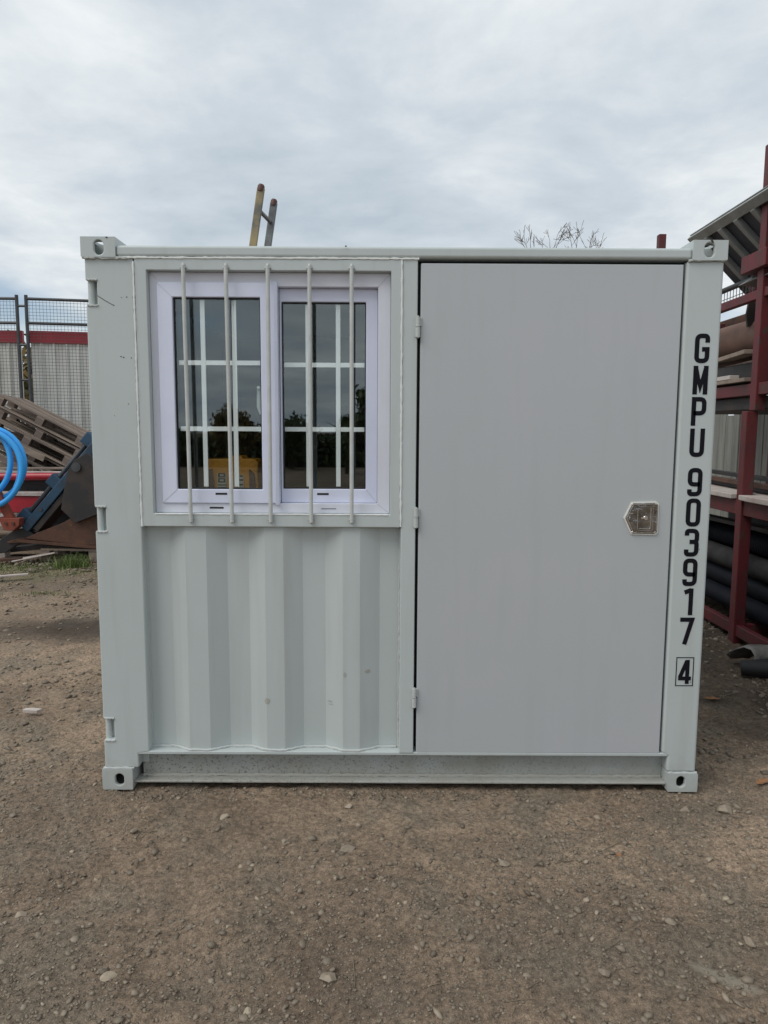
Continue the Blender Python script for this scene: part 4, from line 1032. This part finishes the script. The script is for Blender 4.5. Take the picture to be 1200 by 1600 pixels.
# ------------------------------------------------------------------ stones, grass, twigs, leaves
def ico():
    p = (1 + 5 ** .5) / 2
    v = np.array([(-1, p, 0), (1, p, 0), (-1, -p, 0), (1, -p, 0), (0, -1, p), (0, 1, p), (0, -1, -p), (0, 1, -p), (p, 0, -1), (p, 0, 1), (-p, 0, -1), (-p, 0, 1)], float)
    f = np.array([(0, 11, 5), (0, 5, 1), (0, 1, 7), (0, 7, 10), (0, 10, 11), (1, 5, 9), (5, 11, 4), (11, 10, 2), (10, 7, 6), (7, 1, 8), (3, 9, 4), (3, 4, 2), (3, 2, 6), (3, 6, 8), (3, 8, 9), (4, 9, 5), (2, 4, 11), (6, 2, 10), (8, 6, 7), (9, 8, 1)])
    return v / np.linalg.norm(v[0]), f
IV, IF = ico()
def scatter(n, xr, yr, smin, smax, power, seed, clump=0.0):
    g = np.random.default_rng(seed)
    x = g.uniform(*xr, n); y = g.uniform(*yr, n)
    if clump:
        keep = g.random(n) < np.clip(.5 + clump * (vnoise(x * 1.7 + seed, y * 1.7) + .6 * vnoise(x * 4.3, y * 4.3 + seed)) * 2, .04, 1)
        x, y = x[keep], y[keep]
    k = ~((np.abs(x) < 1.2) & (y > .02) & (y < 2.2)); x, y = x[k], y[k]; n = len(x)
    s = smin + (smax - smin) * g.random(n) ** power
    base = IV[None] * (1 + g.uniform(-.45, .40, (n, 12, 1)))
    sc_ = np.stack([s * g.uniform(.8, 1.5, n), s * g.uniform(.7, 1.1, n), s * g.uniform(.35, .85, n)], 1)
    base = base * sc_[:, None, :]
    a = g.uniform(0, 6.283, n); c, q = np.cos(a)[:, None], np.sin(a)[:, None]
    X = base[..., 0] * c - base[..., 1] * q; Y = base[..., 0] * q + base[..., 1] * c
    tl_ = g.uniform(-.4, .4, n)[:, None]; Z = base[..., 2] + X * tl_
    V = np.stack([X + x[:, None], Y + y[:, None], Z + (ground_h(x, y) + sc_[:, 2] * .25)[:, None]], 2).reshape(-1, 3)
    F = (IF[None] + 12 * np.arange(n)[:, None, None]).reshape(-1, 3)
    t = np.repeat(np.clip(g.normal(.22, .10, n) + .35 * (g.random(n) < .04), 0, 1), 12)
    return V, F, t
parts = [scatter(52000, (-2.1, 2.1), (-1.7, .35), .0014, .0055, 2.0, 1, 1.1), scatter(9500, (-2.1, 2.2), (-1.8, .5), .004, .0125, 2.2, 2, 1.3),
         scatter(240, (-2.0, 2.2), (-1.6, .5), .008, .016, 2.8, 6, 1.0),
         scatter(14000, (-5.5, -1.1), (-.2, 5.2), .004, .018, 2.6, 3, 1.0), scatter(11000, (1.15, 2.8), (-.5, 3.6), .003, .018, 2.4, 4, 1.0), scatter(1200, (-6, 4), (2, 9), .008, .03, 3, 5), scatter(1500, (-1.2, 1.2), (-.075, .02), .0022, .010, 2.6, 15, .9), scatter(500, (-5.2, -3.1), (4.5, 5.2), .012, .04, 2.4, 16, 1.0)]
off = 0; VV = []; FF = []; TT = []
for V, F, t in parts: VV.append(V); FF.append(F + off); TT.append(t); off += len(V)
gv = raw_mesh('gravel', np.concatenate(VV), np.concatenate(FF), 'stone', np.concatenate(TT))
tag(gv, 'loose grey and brown gravel scattered over the dirt yard', 'gravel', kind='stuff')

big = [(-.200, -.416, .030, .42, 'largest grey stone on the dirt in front of the container'),
       (-.990, -.309, .020, .40, 'tan stone lying in front of the left corner casting'),
       (-.676, -.215, .017, .62, 'small pale stone in front of the rail, left of the window bars'),
       (-.206, -.118, .021, .55, 'pale rounded stone nearer the camera of the pair below the rail'),
       (-.197, -.030, .020, .50, 'pale rounded stone touching the rail, farther of the pair'),
       (-.426, -.367, .018, .45, 'grey rounded stone midway between left corner and largest stone'),
       (.334, -.531, .020, .32, 'grey stone in front of the door, below its middle'),
       (-.813, -1.003, .019, .62, 'pale grey stone near the bottom left of the photo'),
       (-.218, -1.033, .026, .40, 'flat brown stone lowest in the middle of the dirt'),
       (-.414, -1.120, .014, .75, 'small whitish pebble at the bottom photo edge'),
       (.984, -.887, .020, .36, 'grey stone near the bottom right photo edge'),
       (.781, -.812, .018, .36, 'grey stone just left of the one near the right edge'),
       (1.112, -.141, .024, .48, 'stone in front of the right corner casting'),
       (1.274, -.145, .032, .42, 'long flat stone right of the right corner casting'),
       (.527, -1.014, .022, .25, 'dark stone at the bottom, right of the middle'),
       (-1.192, -.734, .018, .5, 'stone at the left edge of the dirt foreground')]
for i, (x, y, s, tn, lb) in enumerate(big):
    bm = bmesh.new(); bmesh.ops.create_icosphere(bm, subdivisions=3, radius=1)
    rg = random.Random(100 + i); ax = [Vector((rg.uniform(-1, 1), rg.uniform(-1, 1), rg.uniform(-1, 1))).normalized() for _ in range(13)]
    dd = [rg.uniform(.42, .74) for _ in ax]
    sx, sy, sz = s * rg.uniform(1.0, 1.35), s * rg.uniform(.75, 1), s * rg.uniform(.5, .75)
    for v in bm.verts:
        for a_, d_ in zip(ax, dd):
            e = v.co.dot(a_)
            if e > d_: v.co -= a_ * (e - d_) * .97
        v.co = Vector((v.co.x * sx, v.co.y * sy, v.co.z * sz)) * (1 + rg.uniform(-.02, .02))
    me = bpy.data.meshes.new('stone'); bm.to_mesh(me); bm.free()
    a_ = me.attributes.new('tint', 'FLOAT', 'POINT'); a_.data.foreach_set('value', np.clip(tn + NP.normal(0, .05, len(me.vertices)), 0, 1).astype(np.float32))
    me.materials.append(M['stone'])
    o = bpy.data.objects.new('stone', me); COL.objects.link(o); o.location = (x, y, float(ground_h(x, y)) + sz * .35); o.rotation_euler = (0, 0, rg.uniform(0, 6))
    tag(o, lb, 'stone', 'larger loose stones')

# grass
g = np.random.default_rng(20)
def blades(n, cx, cy, rx, ry, h0, h1):
    x = g.normal(cx, rx, n); y = g.normal(cy, ry, n); z = ground_h(x, y) - .004
    h = g.uniform(h0, h1, n); a = g.uniform(0, 6.283, n); w = g.uniform(.002, .0045, n)
    lx, ly = g.normal(0, .4, n) * h, g.normal(0, .4, n) * h
    P0 = np.stack([x, y, z], 1); d = np.stack([np.cos(a), np.sin(a), 0 * a], 1) * w[:, None]
    P1 = P0 + np.stack([lx * .35, ly * .35, h * .6], 1); P2 = P0 + np.stack([lx, ly, h], 1)
    V = np.stack([P0 - d, P0 + d, P1 + d * .7, P1 - d * .7, P2 + d * .1, P2 - d * .1], 1).reshape(-1, 3)
    k = 6 * np.arange(n)[:, None]; F = np.concatenate([k + np.array([0, 1, 2, 3]), k + np.array([3, 2, 4, 5])])
    return V, F, np.repeat(g.random(n), 6)
GB = [blades(650, -3.42, 4.78, .10, .06, .04, .16), blades(620, -3.95, 4.68, .26, .13, .012, .05), blades(420, -3.4, 4.5, .32, .13, .012, .04), blades(260, -4.4, 4.7, .3, .15, .012, .05), blades(110, -3.15, 3.55, .14, .05, .012, .04), blades(40, -2.95, 3.5, .1, .05, .012, .035)]
off = 0; VV = []; FF = []; TT = []
for V, F, t in GB: VV.append(V); FF.append(F + off); TT.append(t); off += len(V)
gr = raw_mesh('grass', np.concatenate(VV), np.concatenate(FF), 'grass', np.concatenate(TT))
tag(gr, 'tufts of green grass on the dirt before the bucket pallet', 'grass', kind='stuff')

# straw and twigs
tw = MB(); rg = random.Random(44)
def twig(x, y, L, r):
    a = rg.uniform(0, 6.283); pts = []
    for i in range(5):
        px, py = x + math.cos(a) * L * (i / 4 - .5), y + math.sin(a) * L * (i / 4 - .5); a += rg.uniform(-.05, .05)
        pts.append((px, py, float(ground_h(px, py)) + r * 1.2 + rg.uniform(0, .004)))
    tw.tube(pts, r, 4)
for _ in range(170): twig(rg.uniform(1.3, 2.3), rg.uniform(.6, 2.6), rg.uniform(.04, .18), rg.uniform(.0010, .0022))
for _ in range(70): twig(rg.uniform(-1.5, 1.5), rg.uniform(-1.4, -.15), rg.uniform(.03, .10), rg.uniform(.0008, .0016))
for _ in range(60): twig(rg.uniform(-4.5, -1.4), rg.uniform(0, 5), rg.uniform(.05, .2), rg.uniform(.0015, .003))
twig(1.75, 1.75, .55, .004)
o = tw.build('straw', 'straw', None); tag(o, 'dry twigs and straw strewn over the dirt', 'straw', kind='stuff')

# fallen leaves, scraps, a stick
def leaf(x, y, s, a, label):
    b = MB(); z0 = float(ground_h(x, y)) + .008
    pr = [(-1, 0), (-.55, .35), (-.1, .30), (.1, .55), (.45, .28), (1, .05), (.5, -.3), (.15, -.5), (-.15, -.28), (-.6, -.35)]
    k = len(pr); b.add([(x + s * (p[0] * math.cos(a) - p[1] * math.sin(a)), y + s * (p[0] * math.sin(a) + p[1] * math.cos(a)), z0 + s * .35 * (p[1] ** 2 * 2 + .3 * p[0] ** 2)) for p in pr] + [(x, y, z0)], [(i, (i + 1) % k, k) for i in range(k)])
    o = single(b, 'fallen_leaf', 'leafdry', label, 'leaf', (x, y, z0), 'fallen brown leaves'); m = o.modifiers.new('t', 'SOLIDIFY'); m.thickness = .0008
leaf(1.525, .065, .042, .6, 'orange brown leaf at the right photo edge by the container corner')
leaf(1.755, 1.02, .050, -.2, 'orange leaf on the dirt below the grey torn sheet')
leaf(.745, -.47, .018, 1.4, 'small yellowish leaf on the dirt in front of the right door edge')
single(MB().prism([(-1.94, .772), (-1.86, .760), (-1.845, .788), (-1.90, .800), (-1.935, .796)], .004, .022, 'z'), 'wood_offcut', 'palewood', 'pale flat wood offcut on the dirt left of the container', 'offcut', (-1.89, .78, 0), bevel=.002)
single(MB().prism([(-1.535, 1.005), (-1.49, 1.0), (-1.478, 1.022), (-1.52, 1.03)], .006, .010, 'z'), 'paper_scrap', 'white', 'tiny white scrap on the dirt beside the left post', 'scrap', (-1.5, 1.01, 0))
single(MB().beam((-3.95, 4.10, .02), (-3.62, 4.22, .03), .05, .016), 'timber_board', 'palewood', 'small pale stick lying on the grass before the pallet', 'stick', (-3.8, 4.16, .01), bevel=.002)
